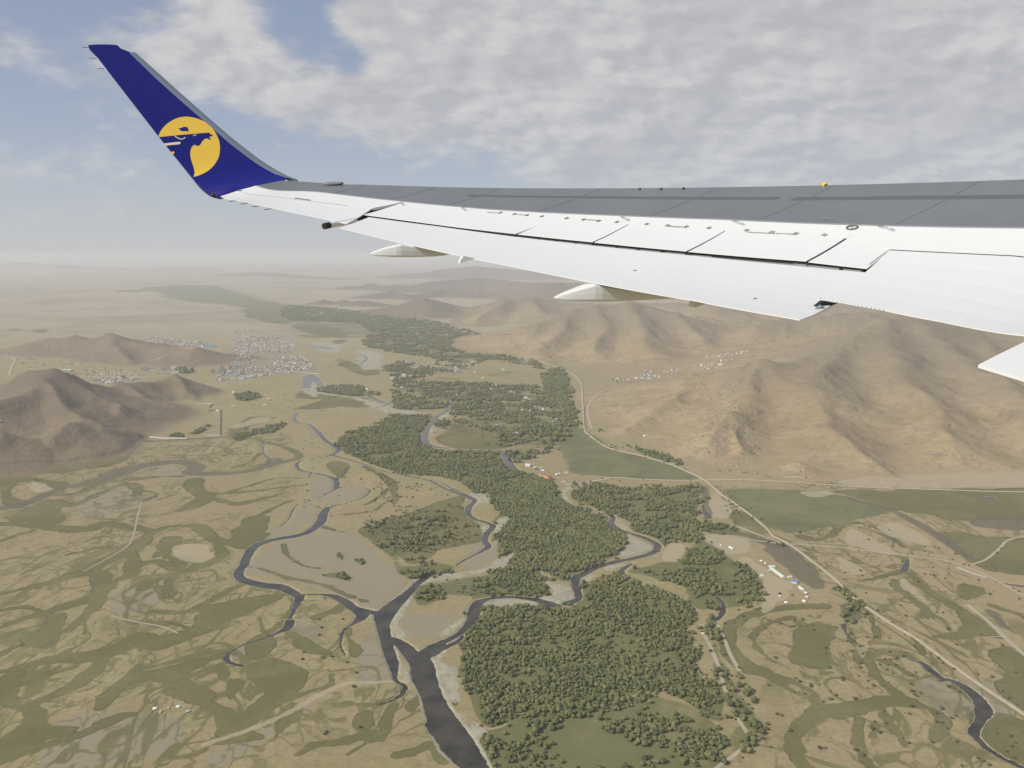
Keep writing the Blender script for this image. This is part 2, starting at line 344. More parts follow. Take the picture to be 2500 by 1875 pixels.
# areas: (class, line) class: m meadow, g gravel, p pinkish silt, b bare light soil, k dark wet ground, w wood floor, f field (deeper green)
AREAS = [tuple(l.split(' ', 1)) for l in '''
g E 1115,850 1150,800 1230,745 1245,765 1185,860 1170,930 1195,995 1150,985 1115,920
g E 1270,660 1400,625 1550,600 1700,565 1835,480 1860,500 1770,585 1560,640 1400,662 1300,680
g E 1250,655 1270,660 1240,715 1160,775 1065,835 1060,825 1140,770
g E 1595,165 1700,148 1712,180 1640,200 1605,250 1640,280 1600,272 1580,230
g E 1640,165 1720,150 1700,130 1580,138
g E 1660,330 1720,345 1700,380 1660,400
g E 1740,330 1800,260 1830,250 1790,330 1760,380 1750,440 1735,420
g E 1675,440 1700,455 1672,475 1660,465
g E 1128,1035 1180,1078 1172,1112 1135,1090
g E 1160,1150 1225,1220 1250,1260 1165,1238
g E 1410,1028 1490,992 1580,940 1560,970 1520,1000 1430,1032
g E 1385,1005 1480,925 1592,830 1600,880 1520,945 1400,1005
g E 1372,1130 1395,1085 1440,1070 1420,1180 1470,1270 1525,1245 1530,1340 1500,1380 1430,1330 1392,1230
g J 170,1110 250,1160 320,1180 310,1290 250,1225
g J 335,1190 400,1240 520,1310 540,1350 430,1425 380,1390 370,1290
g J 80,890 160,920 220,1010 230,1080 150,1010 100,950
g J 470,200 560,150 700,138 850,143 990,172 900,200 700,200 500,220
g J 1000,128 1160,100 1285,30 1335,110 1275,175 1200,182
g J 30,660 100,600 160,590 120,700 180,740 250,760 240,1000 150,900 80,860 40,760
g F 1040,250 1130,280 1200,310 1222,345 1130,378 1020,398 990,370 1035,310
g F 985,185 1050,200 1065,230 1010,228
g F 780,522 850,488 835,530 790,552
g F 540,470 600,540 700,560 750,580 760,650 670,680 560,640 600,600 560,540
g F 940,440 1085,425 1030,462 930,478
g M 232,745 350,680 505,658 450,700 350,720 325,790 375,860 300,830 250,780
g M 750,970 850,1030 870,1085 760,1040
g M 640,930 720,960 700,975
g E 210,620 240,600 250,640 225,660
g E 220,655 290,650 345,680 270,690
g E 580,760 700,745 730,765 620,770
g E 860,780 1010,830 1035,850 900,805
g E 640,185 690,205 680,215 610,195
g B 840,960 900,890 990,870 960,920 880,960 870,1040 900,1080 840,1060
g B 150,755 450,785 640,850 850,880 600,880 400,800
g B 500,820 600,830 620,860 540,860
g A 1650,590 1780,610 1760,640 1690,620
g A 1790,900 1880,860 1950,900 1900,960 1800,930
g B 90,650 190,660 200,740 100,740
g B 430,500 560,520 560,600 450,620 400,560
g B 160,460 330,470 320,520 180,510
p E 260,560 500,400 750,345 950,400 1080,540 1210,650 1050,825 850,765 500,665 300,620
p E 590,195 680,232 650,312 530,302 508,240
p E 605,60 760,42 785,120 640,172 590,100
p E 430,330 570,318 540,380 390,400
p E 640,180 800,103 985,110 850,182 760,200
p D 600,340 830,355 850,430 750,480 500,525 440,450
p I 1390,520 1560,440 1640,700 1700,860 1400,900 1370,700
p I 800,330 1000,360 1020,480 900,500 780,400
p I 400,1400 900,1130 1000,1020 700,1250 200,1600 0,1650 100,1500
p E 1180,870 1400,850 1500,900 1350,1010 1220,1010 1180,940
p E 150,1090 260,1060 380,1010 400,1060 300,1130 200,1150
p D 650,1030 900,900 1000,930 900,1060 750,1100
p A 1390,625 1480,595 1740,592 1785,640 1800,700 1880,760 1895,790 1700,820 1480,850 1300,862 1290,850 1330,800 1450,725 1400,680
p G 1500,1400 2212,1450 2212,1659 1700,1659
p E 1600,420 1830,470 1700,560 1560,590
p H 600,1200 1200,1150 1700,1300 1500,1500 800,1659 300,1659
p D 1000,280 1100,290 1150,250 1000,200 850,230
m D 0,262 400,225 740,155 760,108 850,75 720,190 300,272 0,310
m D 0,300 250,290 420,330 330,380 200,310 100,330 60,400 200,440 100,470 0,400
m D 60,522 250,420 350,430 370,560 200,565 100,542
m D 1440,540 1580,515 1610,560 1560,640 1500,682 1400,655
m D 1160,295 1180,340 1230,385 1300,400 1200,400 1150,340
m D 310,1110 380,1110 392,1220 350,1300 250,1335 150,1292 100,1262 250,1170
m D 1200,1090 1400,1048 1700,985 1600,1050 1300,1170 1200,1205 1150,1180
m D 1480,640 1620,620 1500,700 1420,700
m D 960,660 1080,650 1040,730 980,770
m D 560,850 640,880 600,1000 520,1040 560,960
m D 1970,195 2080,200 2090,260 2040,290 1970,250
m D 1500,1260 1640,1190 1620,1280 1500,1350
m E 1500,1400 1500,1380 1510,1400
m I 420,740 600,680 740,700 900,780 900,880 800,960 600,950 450,880 370,800
m I 720,400 900,480 1050,560 1180,620 1100,655 900,590 740,480
m I 400,620 520,510 620,500 600,600 500,650 420,668
m I 1240,400 1330,400 1345,480 1412,560 1380,650 1290,620 1240,520
m I 500,1040 720,960 805,1010 560,1160 400,1290 250,1400 100,1400 120,1300 350,1180
m I 170,930 250,860 350,880 300,1000 220,1080 180,1010
m I 60,740 200,690 240,800 160,860 100,820
m I 1380,1200 1480,1140 1560,1280 1380,1290
m I 1830,1080 1950,990 1900,1140 1840,1150
m H 1550,960 1900,1040 2050,1100 2092,1200 2080,1350 1950,1385 1955,1250 1900,1150 1700,1080 1500,1000
m H 1400,830 1800,700 2000,640 1900,720 1650,830 1600,930
m H 0,900 100,780 205,768 150,900 80,1050 0,1060
m H 0,1400 250,1300 310,1150 500,1250 700,1300 400,1450 0,1580
m E 940,330 1100,300 1500,150 1560,200 1600,290 1690,340 1660,420 1400,480 1250,560 1100,480 950,400
f E 1290,690 1500,650 1850,600 1900,622 1700,720 1620,762 1400,742 1290,790
f G 200,120 900,150 1300,265 1000,350 720,420 480,380 300,250
m G 950,132 2212,118 2500,130 2500,300 1800,340 1600,300 1350,270 1050,170
m G 1500,400 1750,420 2212,460 2500,480 2500,720 2212,700 1950,680 1750,560 1600,430
f M 200,230 440,170 700,330 1100,440 1490,605 1300,640 900,622 600,600 350,570 250,400
f B 1560,980 1750,970 1950,1090 1700,1080 1600,1040
m M 1800,900 1980,960 2090,1062 1850,1045 1780,960
m K 130,400 340,340 555,400 500,520 450,640 480,752 330,762 150,700 120,540
m K 1600,250 1750,340 2010,478 1700,500 1350,480 1600,440 1650,340
m K 1900,600 2100,560 2212,700 2500,900 2500,1250 2212,1150 2000,1000 1900,880 1990,780
m K 1880,1170 2212,1260 2500,1400 2500,1700 2212,1659 1900,1400 1850,1300
m K 1600,0 1900,40 1760,150 1620,130
m K 800,1040 1000,1010 1100,980 1240,1040 1200,1090 1000,1140 700,1190 500,1210 400,1120
m G 100,440 0,520 200,600 350,650 430,760 420,850 300,880 200,860 0,850 0,700 0,500
m A 1380,1150 1500,1080 1650,1080 1560,1110 1430,1170 1500,1200 1420,1210
m A 850,300 1300,290 1200,330 950,335
m A 700,320 880,318 860,335 720,335
m A 1480,430 1800,470 1700,520 1500,480
m A 1750,530 2000,540 2100,600 1850,580
m A 2000,620 2070,615 2060,640 1990,638
k A 1480,595 1600,590 1680,600 1520,610
k A 210,560 300,548 260,572
k A 60,552 120,548 100,560
m B 300,560 480,600 560,640 420,650
m B 100,740 300,770 280,800 60,790
m A 1900,1000 2212,1020 2212,960 2000,960
m B 20,860 250,800 420,810 300,850
m B 1000,940 1250,1000 1300,1090 1000,1085 900,1050 950,980
m B 1950,1350 1800,1330 1760,1400 1990,1450
k G 470,515 640,510 760,600 880,770 800,795 700,720 560,620
k G 1850,330 2212,300 2500,320 2500,400 2212,400 1900,380
k G 60,370 200,390 420,440 560,490 640,510 540,520 350,470 100,420
k K 1880,240 1990,290 2100,400 2180,470 2000,380
b F 300,790 385,800 365,880 300,965 310,860
b F 960,860 1130,830 1150,920 1050,985 930,930
b F 720,1450 880,1340 925,1480 1100,1540 950,1600 760,1605
b F 1000,1280 1200,1278 1215,1335 1020,1352
b F 1190,1150 1262,1060 1232,1185
b F 1130,640 1235,600 1220,700 1150,722
b F 500,1600 1000,1620 1000,1659 300,1659
b F 1510,270 1720,260 1800,340 1650,360
b F 1700,420 1800,400 1960,520 2060,560 1900,720 1860,650 1860,500
b M 1200,1200 1385,1230 1300,1355 1160,1335
b M 1100,870 1430,930 1405,1000 1250,945
b M 1650,740 1800,900 1700,1000 1600,860
b M 1520,1170 1800,1130 1930,1160 1960,1270 1750,1300
b M 1740,1415 1880,1480 1820,1540 1750,1500
b M 1240,1060 1330,1050 1290,1150 1230,1120
b C 1200,1165 1500,1130 1900,1120 2212,1110 2600,1100 2600,1190 2212,1192 1700,1196 1400,1190
b G 700,140 920,140 880,170 780,175
b G 1200,370 1350,360 1580,460 1540,500 1300,440
b G 950,570 1140,680 1000,690
b G 1400,730 1560,870 1500,860 1400,790
b G 1050,380 1350,540 1300,560 1180,540 1000,470
b D 200,310 290,350 230,375 180,340
b D 1050,700 1150,690 1250,700 1260,760 1180,790 1080,760
b A 1400,1130 1550,1080 1640,1085 1560,1110 1430,1140
b J 640,380 760,380 740,480 690,580 650,560 660,460
b J 1620,440 1890,410 1900,540 1800,650 1700,560 1640,500
b J 1300,1250 1500,1160 1540,1290 1400,1380 1250,1450
b J 1600,1340 1700,1360 1850,1450 1700,1520 1580,1480
b J 1700,1090 2000,1090 2010,1180 1720,1170
'''.strip().split('\n')]
LINES = [tuple(l.split(' ', 1)) for l in '''
k D 0,470,16 150,440 270,390,14 330,350 500,325,18 650,280,22 700,260,26 850,215,20 1050,190,16 1150,205,14 1180,225,18 1150,250,18 1200,263,16 1400,257,13 1550,232,12 1640,195,16 1645,175,14
k D 0,265,7 300,225,7 600,185,7 740,150,9 780,100,12 860,78,8 1000,62,8 1400,40,6
m D 30,520,10 200,590,12 100,630,10 0,670,8
m D 270,390,20 460,380,12 560,330,16 700,302,14 830,292,16 960,280,10 1100,277,7
m D 330,430,25 420,450,18 520,420,14 620,370,14 740,325,14 790,328,24 830,360,16 810,395,18
m D 830,362,8 900,370,7 940,382,7 920,402,7 850,430,7
m D 1165,300,30 1170,350,30 1220,382,24 1350,380,14 1550,362,13 1700,342,10 1820,330,8
m D 1240,390,30 1220,420,34 1150,460,26 1090,480,14 1000,500,7
m D 1240,400,10 1400,440,20 1500,430,20 1700,380,8
m D 860,600,12 700,570,20 600,565,28 540,590,34 400,592,28 190,572,22 0,560,14
m D 820,575,10 900,610,16 870,660,24 780,720,34 650,780,34 520,840,30 350,900,22 150,950,14 0,985,12
m D 910,612,14 1000,582,14 1100,572,12 1200,585,26 1250,630,26 1300,662,24 1400,682,22 1480,690,18
m D 1310,690,18 1330,745,22 1250,800,22 1100,850,18 980,880,16 900,912,22 850,950,18
m D 860,800,18 950,790,20 1050,830,22 1080,800,18 1010,760,12
m D 780,725,24 800,830,26 770,880,22 700,900,12 680,950,10
m D 520,845,24 600,870,30 610,950,28 560,1000,30 400,1055,26 250,1100,16 0,1185,10
m D 0,1085,9 150,1062,9 320,1110,9
m D 0,1255,9 120,1200,9 250,1170,12
m D 400,1210,8 560,1050,12 620,980,18
m D 900,1090,14 1100,1092,14 1200,1072,16 1350,1042,16 1500,1012,14 1650,992,12 1720,982,8
m D 1190,1060,16 1330,990,14 1450,930,12 1540,930,10
m D 1200,1200,28 1050,1262,26 900,1292,30 820,1245,20 700,1300,18 500,1352,22 350,1372,18 200,1400,14 0,1455,12
m D 960,1455,26 1150,1402,20 1350,1345,14 1400,1335,10
m D 850,1480,26 1000,1460,30 1060,1530,34 1200,1600,34
m D 0,1600,20 60,1500,26 120,1430,18 350,1372,8
m D 1160,1200,8 1000,1150,6 880,1140,5
m D 400,750,7 550,715,12 650,705,14 750,715,10
m D 140,860,6 300,800,9 430,770,6
m D 1000,650,18 980,720,22 930,760,10
m D 1050,980,12 1000,1000,14 1010,920,14 1040,880,12 1200,800,8
m D 1540,60,10 1700,100,12 1800,160,14 1650,200,14 1550,210,10
m D 1180,270,7 1400,225,7 1500,190,7 1560,140,10
m D 870,160,6 1050,150,7 1280,150,7 1500,140,8
m D 880,110,6 1100,95,7 1300,100,7 1400,130,8
m D 1250,400,8 1450,350,7 1650,290,7 1800,290,5
m D 1540,520,10 1680,450,9 1760,420,8
m D 1100,480,7 900,520,6 760,520,5
m E 475,440,12 485,490,10 540,540,6 620,575,5 700,585,4
m E 260,572,9 350,592,10 500,642,10 640,665,12 760,700,12 850,745,12 970,782,9
m E 330,880,10 350,960,8 380,990,5
m E 560,790,16 480,880,16 420,940,14 380,980,10
m E 740,270,6 850,260,7 1000,240,6 1080,190,5
m E 700,330,16 760,350,9 850,370,5
m E 1100,60,12 1135,110,10 1135,200,7
m B 460,1200,10 620,1290,24 650,1380,16 645,1440,10
m B 640,1300,14 560,1380,10 480,1430,6
m H 0,398,10 200,310,10 450,280,12
m H 0,640,9 150,560,9 280,540,8
m H 200,740,10 450,672,12 700,642,14 900,622,16 1000,572,18 1150,540,18 1250,470,24 1400,520,26 1600,460,20
m H 150,770,8 500,692,13 750,688,16 900,662,16 1080,600,22 1200,560,12
m H 80,1060,22 250,1112,22 310,1180,22 280,1262,22 100,1382,16 0,1425,14
m H 0,1605,14 350,1475,16 700,1372,18 1000,1235,20 1180,1172,12
m H 350,1065,14 560,980,18 700,902,24 850,780,26 920,700,18
m H 900,1110,16 1000,990,20 1180,830,18 1250,740,14
m H 150,920,12 350,860,12 520,760,10
m H 550,440,8 700,340,14 850,220,16 900,150,18
m H 640,430,6 760,310,9
m I 380,1380,20 500,1390,10 100,1420,14
m I 640,1370,5 760,1200,26 830,1150,16
m I 1180,1100,10 1300,1080,12 1500,1090,9 1700,1020,8
m I 1290,1540,6 1450,1430,10 1540,1360,20 1400,1380,20 1250,1420,14 1000,1450,12 850,1530,10
m I 1600,1400,10 1640,1200,14 1700,1090,9
m I 800,1010,8 1000,960,6 1130,900,8 1130,820,8
m I 1000,300,16 1150,250,18 1250,200,20
m I 1730,1540,10 1900,1500,14 2050,1450,14 2150,1600,10
m G 870,912,24 600,922,22 400,962,22 250,1032,24 212,1120,28 242,1230,32 330,1320,34 480,1372,24 640,1430,10
m G 480,1370,20 640,1480,8 780,1540,12 830,1575,10
m G 660,985,12 500,1022,12 400,1100,12 400,1180,10 470,1250,9 570,1310,7
m G 1010,1010,9 1040,1100,10 1070,1200,10 1095,1300,8
m G 1000,730,10 1150,735,10 1300,700,12 1420,660,16
m G 1340,740,12 1440,840,12 1530,910,14 1570,970,14 1650,990,7
m G 1440,680,18 1550,790,18 1700,890,20 1800,960,24 1900,1080,26
m G 930,370,20 1100,350,9 1250,400,10 1400,510,10
m G 700,440,26 850,460,16 950,400,16 1000,370,12
k G 1020,180,14 1150,220,12 1300,260,14 1450,330,20 1600,420,22 1750,520,20 1850,590,14
k G 1190,400,7 1300,450,9 1400,515,9
k G 0,80,8 60,120,14 60,200,14 90,290,12 60,320,10
m K 1200,1070,26 1000,1050,26 800,1090,28 600,1130,30 400,1150,30 250,1235,26 150,1330,24 130,1450,24 180,1560,24 260,1680,26
m K 1180,1070,22 1350,1112,14 1430,1162,16 1480,1252,18 1440,1352,20 1400,1402,16
m K 830,620,12 830,720,16 900,850,16 1000,932,16 1090,1000,18
m K 730,1230,14 715,1350,16 740,1480,16 800,1600,14 880,1680,12
m K 960,1180,14 1000,1262,14 1100,1372,12 1135,1450,12
m K 870,1270,10 850,1380,12
m K 840,592,12 1000,642,12 1150,655,12 1290,700,10
m K 900,685,12 1050,735,10 1150,802,12 1225,832,10
m K 1030,0,14 1120,80,12 1200,152,12 1290,222,16 1340,282,18 1420,300,8
m K 1250,0,20 1450,122,18 1600,222,20 1750,330,26 1900,430,26 2000,480,14
m K 1900,190,12 2050,240,12 2212,290,16
m K 1240,500,12 1270,580,14 1300,630,10
m K 0,830,14 130,880,12 300,980,9 360,1080,8
m K 0,870,10 100,960,7 230,1040,5
k K 600,250,14 660,180,16 700,240,16 690,310,16 620,340,12
m K 530,50,16 600,40,12 660,130,14
m K 760,180,12 820,220,12 830,300,10 870,400,10 890,480,8
m K 1560,930,10 1700,1000,14 1790,1100,14 1760,1250,10
b K 550,880,4 700,970,4
b E 0,1640,10 400,1500,12 800,1290,12 1000,1270,10 1300,1255,10 1380,1270,6
b E 520,890,3 600,890,3 700,910,3
b C 1000,870,10 1150,940,12 1250,1000,10 1330,1050,12 1420,1110,16 1440,1160,16
b C 1450,820,9 1550,880,10 1640,915,10
b C 1690,890,6 1760,960,8 1830,1050,8 1850,1090,8
b F 250,1430,12 500,1300,10 640,1250,8 830,1215,6
b F 940,1205,7 1080,1195,7
b F 1380,810,6 1530,800,8
b J 600,1290,8 800,1200,7
b A 0,1100,6 60,1040,5
k C 840,640,4 832,710,5
k C 855,750,5 920,820,5
k C 1215,670,5 1300,730,6 1420,795,6
k C 1285,660,4 1310,720,6
k C 1490,670,5 1490,760,5
k C 1740,460,5 1760,520,6 1800,555,4
k A 850,1000,5 855,1060,4
'''.strip().split('\n')]
# woods: outline, chance that a spot carries a tree, spacing in metres
WOODS = [(float(a), float(b), c) for a, b, c in (l.split(' ', 2) for l in '''
.95 6.4 F 180,700 420,680 560,690 700,692 790,640 800,575 900,500 1010,490 1040,500 1150,560 1300,600 1450,700 1490,800 1430,830 1480,960 1490,1100 1620,1150 1645,1250 1620,1370 1480,1300 1250,1200 1000,1240 700,1290 500,1350 230,1410 120,1260 50,1050 80,900 130,780
.68 6.8 F 260,1420 500,1330 720,1280 900,1240 1200,1220 1480,1300 1600,1400 1640,1550 1560,1700 1000,1900 120,1900 200,1659 160,1500
.92 6.8 F 230,45 600,-10 700,65 920,140 960,220 1040,260 1000,385 850,440 730,500 560,480 545,500 590,580 570,640 430,640 280,625 180,640 130,620 390,385 330,300 330,130
.9 7.4 B 305,1050 400,985 530,960 640,900 760,890 850,900 880,880 835,980 810,1040 900,1105 1100,1115 1250,1115 1340,1210 1500,1260 1600,1300 1615,1370 1700,1450 1500,1440 1200,1400 1000,1280 700,1240 500,1185 330,1110
.85 7.4 M 0,600 160,640 200,760 330,870 550,945 680,965 690,1060 780,1105 830,1180 780,1300 640,1360 380,1480 350,1540 180,1500 100,1420 0,1450 -300,1300 -300,700
.80 7.4 M 360,740 520,665 900,705 1350,692 1530,700 1560,760 1480,900 1430,960 1500,1100 1490,1190 1300,1180 1170,1230 1090,1150 870,1080 850,1010 750,960 600,910 400,850
.66 7.4 M 1490,1150 1560,1190 1680,1260 1800,1330 1950,1450 2050,1560 2060,1700 1700,1800 1400,1750 1300,1580 900,1480 850,1440 1150,1360 1300,1370 1400,1240
.9 9 E 1235,700 1400,690 1425,760 1300,800
.9 8 E 1170,580 1430,555 1510,590 1340,635 1270,640 1210,640
.45 8 E 1030,420 1150,440 1350,400 1420,450 1200,500 1180,580 1130,580
.16 9 E 940,330 1100,260 1500,150 1600,290 1600,330 1400,480 1250,560 1100,420
.9 7 E 715,620 800,610 870,630 880,665 800,650 730,640
.8 7 E 790,515 830,505 860,545 830,555
.8 7 E 890,520 950,525 955,560 900,545
.9 10 B 1540,640 1650,610 1690,680 1740,940 1700,960 1640,850 1540,700
.52 10 B 640,690 900,700 1500,720 1640,850 1700,960 1600,1010 1300,1085 1270,1010 1000,930 960,850 700,880 640,820
.5 12 B 640,600 800,620 980,640 1100,600 1250,560 1540,620 1480,560 1420,520 1250,440 880,330 500,280 240,250 0,240 0,320 380,340 500,400 450,470 640,520 900,560 760,640
.75 11 B 150,730 420,715 480,750 560,770 430,780 200,755
.75 10 B 640,800 720,790 760,860 660,870
.85 12 B 860,930 960,920 960,975 890,960
.5 14 B 1300,1000 1500,960 1700,960 1600,1100 1350,1180 1290,1110
.5 12 B 600,580 800,590 880,640 800,690 640,680
.9 8 A 1400,1190 1520,1160 1640,1125 1700,1110 1690,1150 1550,1180 1430,1220
.9 8 A 1155,1165 1250,1125 1255,1145 1170,1180
.9 8 A 1030,1185 1110,1180 1110,1198 1040,1198
.8 10 A 1410,945 1520,930 1560,970 1440,980
.8 10 A 1870,900 2100,890 2212,940 2100,950 1900,920
.7 8 G 900,770 1000,790 1060,850 1090,960 1050,1040 1000,1000 1030,900 950,830
.55 9 F 1540,780 1600,780 1640,1000 1720,1150 1850,1400 1760,1420 1640,1200 1560,1000
.5 9 F 1660,1500 1780,1350 1850,1380 1780,1560
.6 9 G 0,350 200,370 500,470 600,500 540,500 300,450 0,400
.7 10 M 600,190 700,200 800,260 700,260
.8 9 M 820,300 1000,360 1200,420 1350,490 1280,500 1000,400
.8 16 T 630,280 780,290 800,320 640,330
.6 12 L 1080,455 1100,440 1130,455
'''.strip().split('\n'))]
FLOOD = ['D -200,240 0,262 740,155 1000,60 1700,10 1760,100 1700,250 1820,330 1700,470 1450,700 1420,900 1750,980 1500,1200 1700,1659 2200,2100 -400,2200',
         'E 0,650 500,745 830,830 1020,870 1120,1180 1250,1330 1500,1700 -200,1900',
         'G 150,130 2500,120 2500,1800 0,1900 350,1300 250,1000 900,850']
# ------------------------------------------------------------------ ground grid round the point below the aircraft, fine where it is seen
def build_grid():
    az = np.concatenate([np.arange(-180, -44, 4.0), np.arange(-44, -37, .5), np.arange(-37, 37.01, .06), np.arange(37.5, 44, .5), np.arange(44, 177, 4.0)])
    dep = np.concatenate([[89.0, 80, 70, 60, 52, 46, 42, 40, 38], np.arange(37.5, 6.0, -.068)])
    r = ALT / np.tan(np.radians(dep)); rr = [r[-1]]
    while rr[-1] < 70000: rr.append(rr[-1] * 1.0105)
    rr += [80000, 95000, 120000]
    r = np.concatenate([r, rr[1:]])
    return np.radians(az), r
AZ, RR = build_grid(); NA, NR = len(AZ), len(RR)
GA, GR = np.meshgrid(AZ, RR); GX = GR * np.sin(GA); GY = GR * np.cos(GA)
CELL = np.gradient(RR)[:, None] * np.ones((1, NA)); CELL = np.maximum(CELL, 3.0)
def window(p, pad):
    x, y = p[:, 0], p[:, 1]; r = np.hypot(x, y); a = np.arctan2(x, y)
    ap = pad / max(r.min(), 1)
    i0, i1 = np.searchsorted(RR, r.min() - pad) - 2, np.searchsorted(RR, r.max() + pad) + 3
    # a straight side passes nearer than its ends
    i0 = max(np.searchsorted(RR, r.min() * .97 - pad) - 3, 0)
    j0, j1 = np.searchsorted(AZ, a.min() - ap) - 3, np.searchsorted(AZ, a.max() + ap) + 4
    return slice(max(i0, 0), min(i1, NR)), slice(max(j0, 0), min(j1, NA))
def field(target, rows, closed, soft=1.0, wmul=1.0, rough=0.0):
    """write a soft mask (1 inside, .5 on the edge) of an area or a line of varying width"""
    g = np.column_stack([on_plain(rows[:, 0], rows[:, 1]), rows[:, 2] * wmul]); g = smooth(g, closed, 4 if closed else 5)
    pad = 60 if closed else g[:, 2].max() + 40
    pad = pad + .02 * np.hypot(g[:, 0], g[:, 1]).max()
    wi = window(g, pad); X = GX[wi]; Y = GY[wi]
    if X.size == 0: return
    best = np.full(X.shape, 1e9); n = len(g)
    for i in range(n if closed else n - 1):
        a, b = g[i], g[(i + 1) % n]; dd, tt = seg_dist(X, Y, a[:2], b[:2])
        if not closed: dd = dd - .5 * (a[2] + (b[2] - a[2]) * tt)
        best = np.minimum(best, dd)
    if closed: best = np.where(inside(X, Y, g), -best, best)
    if rough: rg = max(rough, .006 * float(np.hypot(X, Y).mean())) if closed else rough; best = best + rg * (fbm(X / (rg * 5), Y / (rg * 5), 5, 3) - .5) * 2.6
    f = np.maximum(CELL[wi] * soft, 3.0)
    m = np.clip(.5 - best / (2 * f), 0, 1)
    target[wi] = np.maximum(target[wi], m)
    return wi, best
WET = np.zeros((NR, NA)); M = {k: np.zeros((NR, NA)) for k in 'mgpbkwf'}; FL = np.zeros((NR, NA))
for l in WATER: field(WET, trace(l), False, .8, .9, rough=1.5)
for c, l in AREAS: field(M[c], trace(l), True, 1.2, rough={'m': 13.0, 'f': 16.0, 'p': 12.0, 'b': 9.0}.get(c, 5.0))
for c, l in LINES:
    tr = trace(l); dp = ray(tr[:, 0], tr[:, 1]); sn = -dp[:, 2] / np.linalg.norm(dp, axis=1); mul = (1.45 if l[0] in 'DHI' else 1.2 if l[0] in 'EGK' else 1.0) * (1.7 if (c == 'k' and l[0] == 'D') else 1.0)
    if c in 'mk': tr[:, 2] *= mul * np.clip(.34 / sn, 1.0, 1.8)
    field(M[c], tr, False, 1.0, 1.0, rough=5.0 if c == 'm' else 2.5)
for l in WATER: field(M['g'], trace(l), False, .9, 1.12)          # narrow silty banks
M['g'] = np.where(M['g'] > .98, M['g'], M['g'] * .97)
for dn, sp, l in WOODS:
    tmp = np.zeros((NR, NA)); field(tmp, trace(l), True, 1.5, rough=8.0); M['w'] = np.maximum(M['w'], tmp * min(1.0, dn + .1))
for l in FLOOD:
    tmp = np.zeros((NR, NA)); field(tmp, trace(l), True, 3.0); FL = np.maximum(FL, tmp)
# far woods and gardens along the river beyond the town, painted ground under scattered trees
for l, v in (('A 900,300 1100,285 1350,300 1600,370 1900,420 1960,455 1700,470 1500,440 1300,400 1000,370', .9), ('B 0,235 240,250 700,290 880,330 1130,420 1420,520 1500,600 1100,560 640,520 400,430 0,420', .62),
             ('B 640,600 1540,620 1690,650 1740,950 1500,1040 1000,940 640,860', .45), ('A 1480,595 1700,590 1740,610 1500,610', .8)):
    tmp = np.zeros((NR, NA)); field(tmp, trace(l), True, 2.0, rough=20); M['w'] = np.maximum(M['w'], tmp * v)
HG = height(GX, GY)
HONLY = height(GX, GY, True); HILLM = np.clip(HONLY / 14, 0, 1)
ZG = HG - ALT + (fbm(GX / 90, GY / 90, 3, 3) - .5) * .5
DRY = np.clip((HG - 3) / 4, 0, 1); WET = WET * (1 - DRY)
dip = np.clip((WET - .5) * 2, -1, 1) + 1            # 0 .. 2, 1 at the water's edge
LEVEL = -ALT - 1.4
flat = np.clip(WET * 6, 0, 1)
ZG = np.where(WET > 0, ZG * (1 - flat) + (-ALT) * flat - 1.4 * dip, ZG)
for k in ('m', 'g', 'p', 'w', 'f'): M[k] = M[k] * (1 - np.clip(HG / 25 - .3, 0, 1))

def grid_mesh(name, z, sel=None):
    if sel is None:
        idx = np.arange(NR * NA).reshape(NR, NA); keep = None
    V = np.stack([GX, GY, z], -1).reshape(-1, 3)
    i = np.arange(NR - 1)[:, None]; j = np.arange(NA)[None, :]; j2 = (j + 1) % NA
    a = i * NA + j; b = i * NA + j2; c = (i + 1) * NA + j2; e = (i + 1) * NA + j
    Q = np.stack([a, e, c, b], -1).reshape(-1, 4)
    if sel is not None:
        ok = sel.reshape(-1)[Q].any(1); Q = Q[ok]; used = np.unique(Q); mp = -np.ones(NR * NA, np.int64); mp[used] = np.arange(len(used)); Q = mp[Q]; V = V[used]
    me = bpy.data.meshes.new(name); me.vertices.add(len(V)); me.vertices.foreach_set('co', V.astype(np.float32).ravel())
    me.loops.add(Q.size); me.loops.foreach_set('vertex_index', Q.astype(np.int32).ravel())
    me.polygons.add(len(Q)); me.polygons.foreach_set('loop_start', np.arange(0, Q.size, 4, dtype=np.int32))
    me.polygons.foreach_set('use_smooth', np.ones(len(Q), bool)); me.update(calc_edges=True); me.validate()
    o = bpy.data.objects.new(name, me); C.objects.link(o); return o
ground = grid_mesh('ground', ZG); set_props(ground, kind='structure')
def add_attr(o, name, arr):
    a = o.data.attributes.new(name, 'FLOAT', 'POINT'); a.data.foreach_set('value', arr.astype(np.float32).ravel())
for k, nm in (('m', 'meadow'), ('g', 'gravel'), ('p', 'silt'), ('b', 'bare'), ('k', 'dark'), ('w', 'wood'), ('f', 'field')): add_attr(ground, nm, M[k])
add_attr(ground, 'hill', HILLM); add_attr(ground, 'flood', FL); add_attr(ground, 'wet', np.clip(WET, 0, 1)); add_attr(ground, 'up', HONLY)
water = grid_mesh('river', np.full((NR, NA), LEVEL), (WET > .03)); set_props(water, kind='structure')
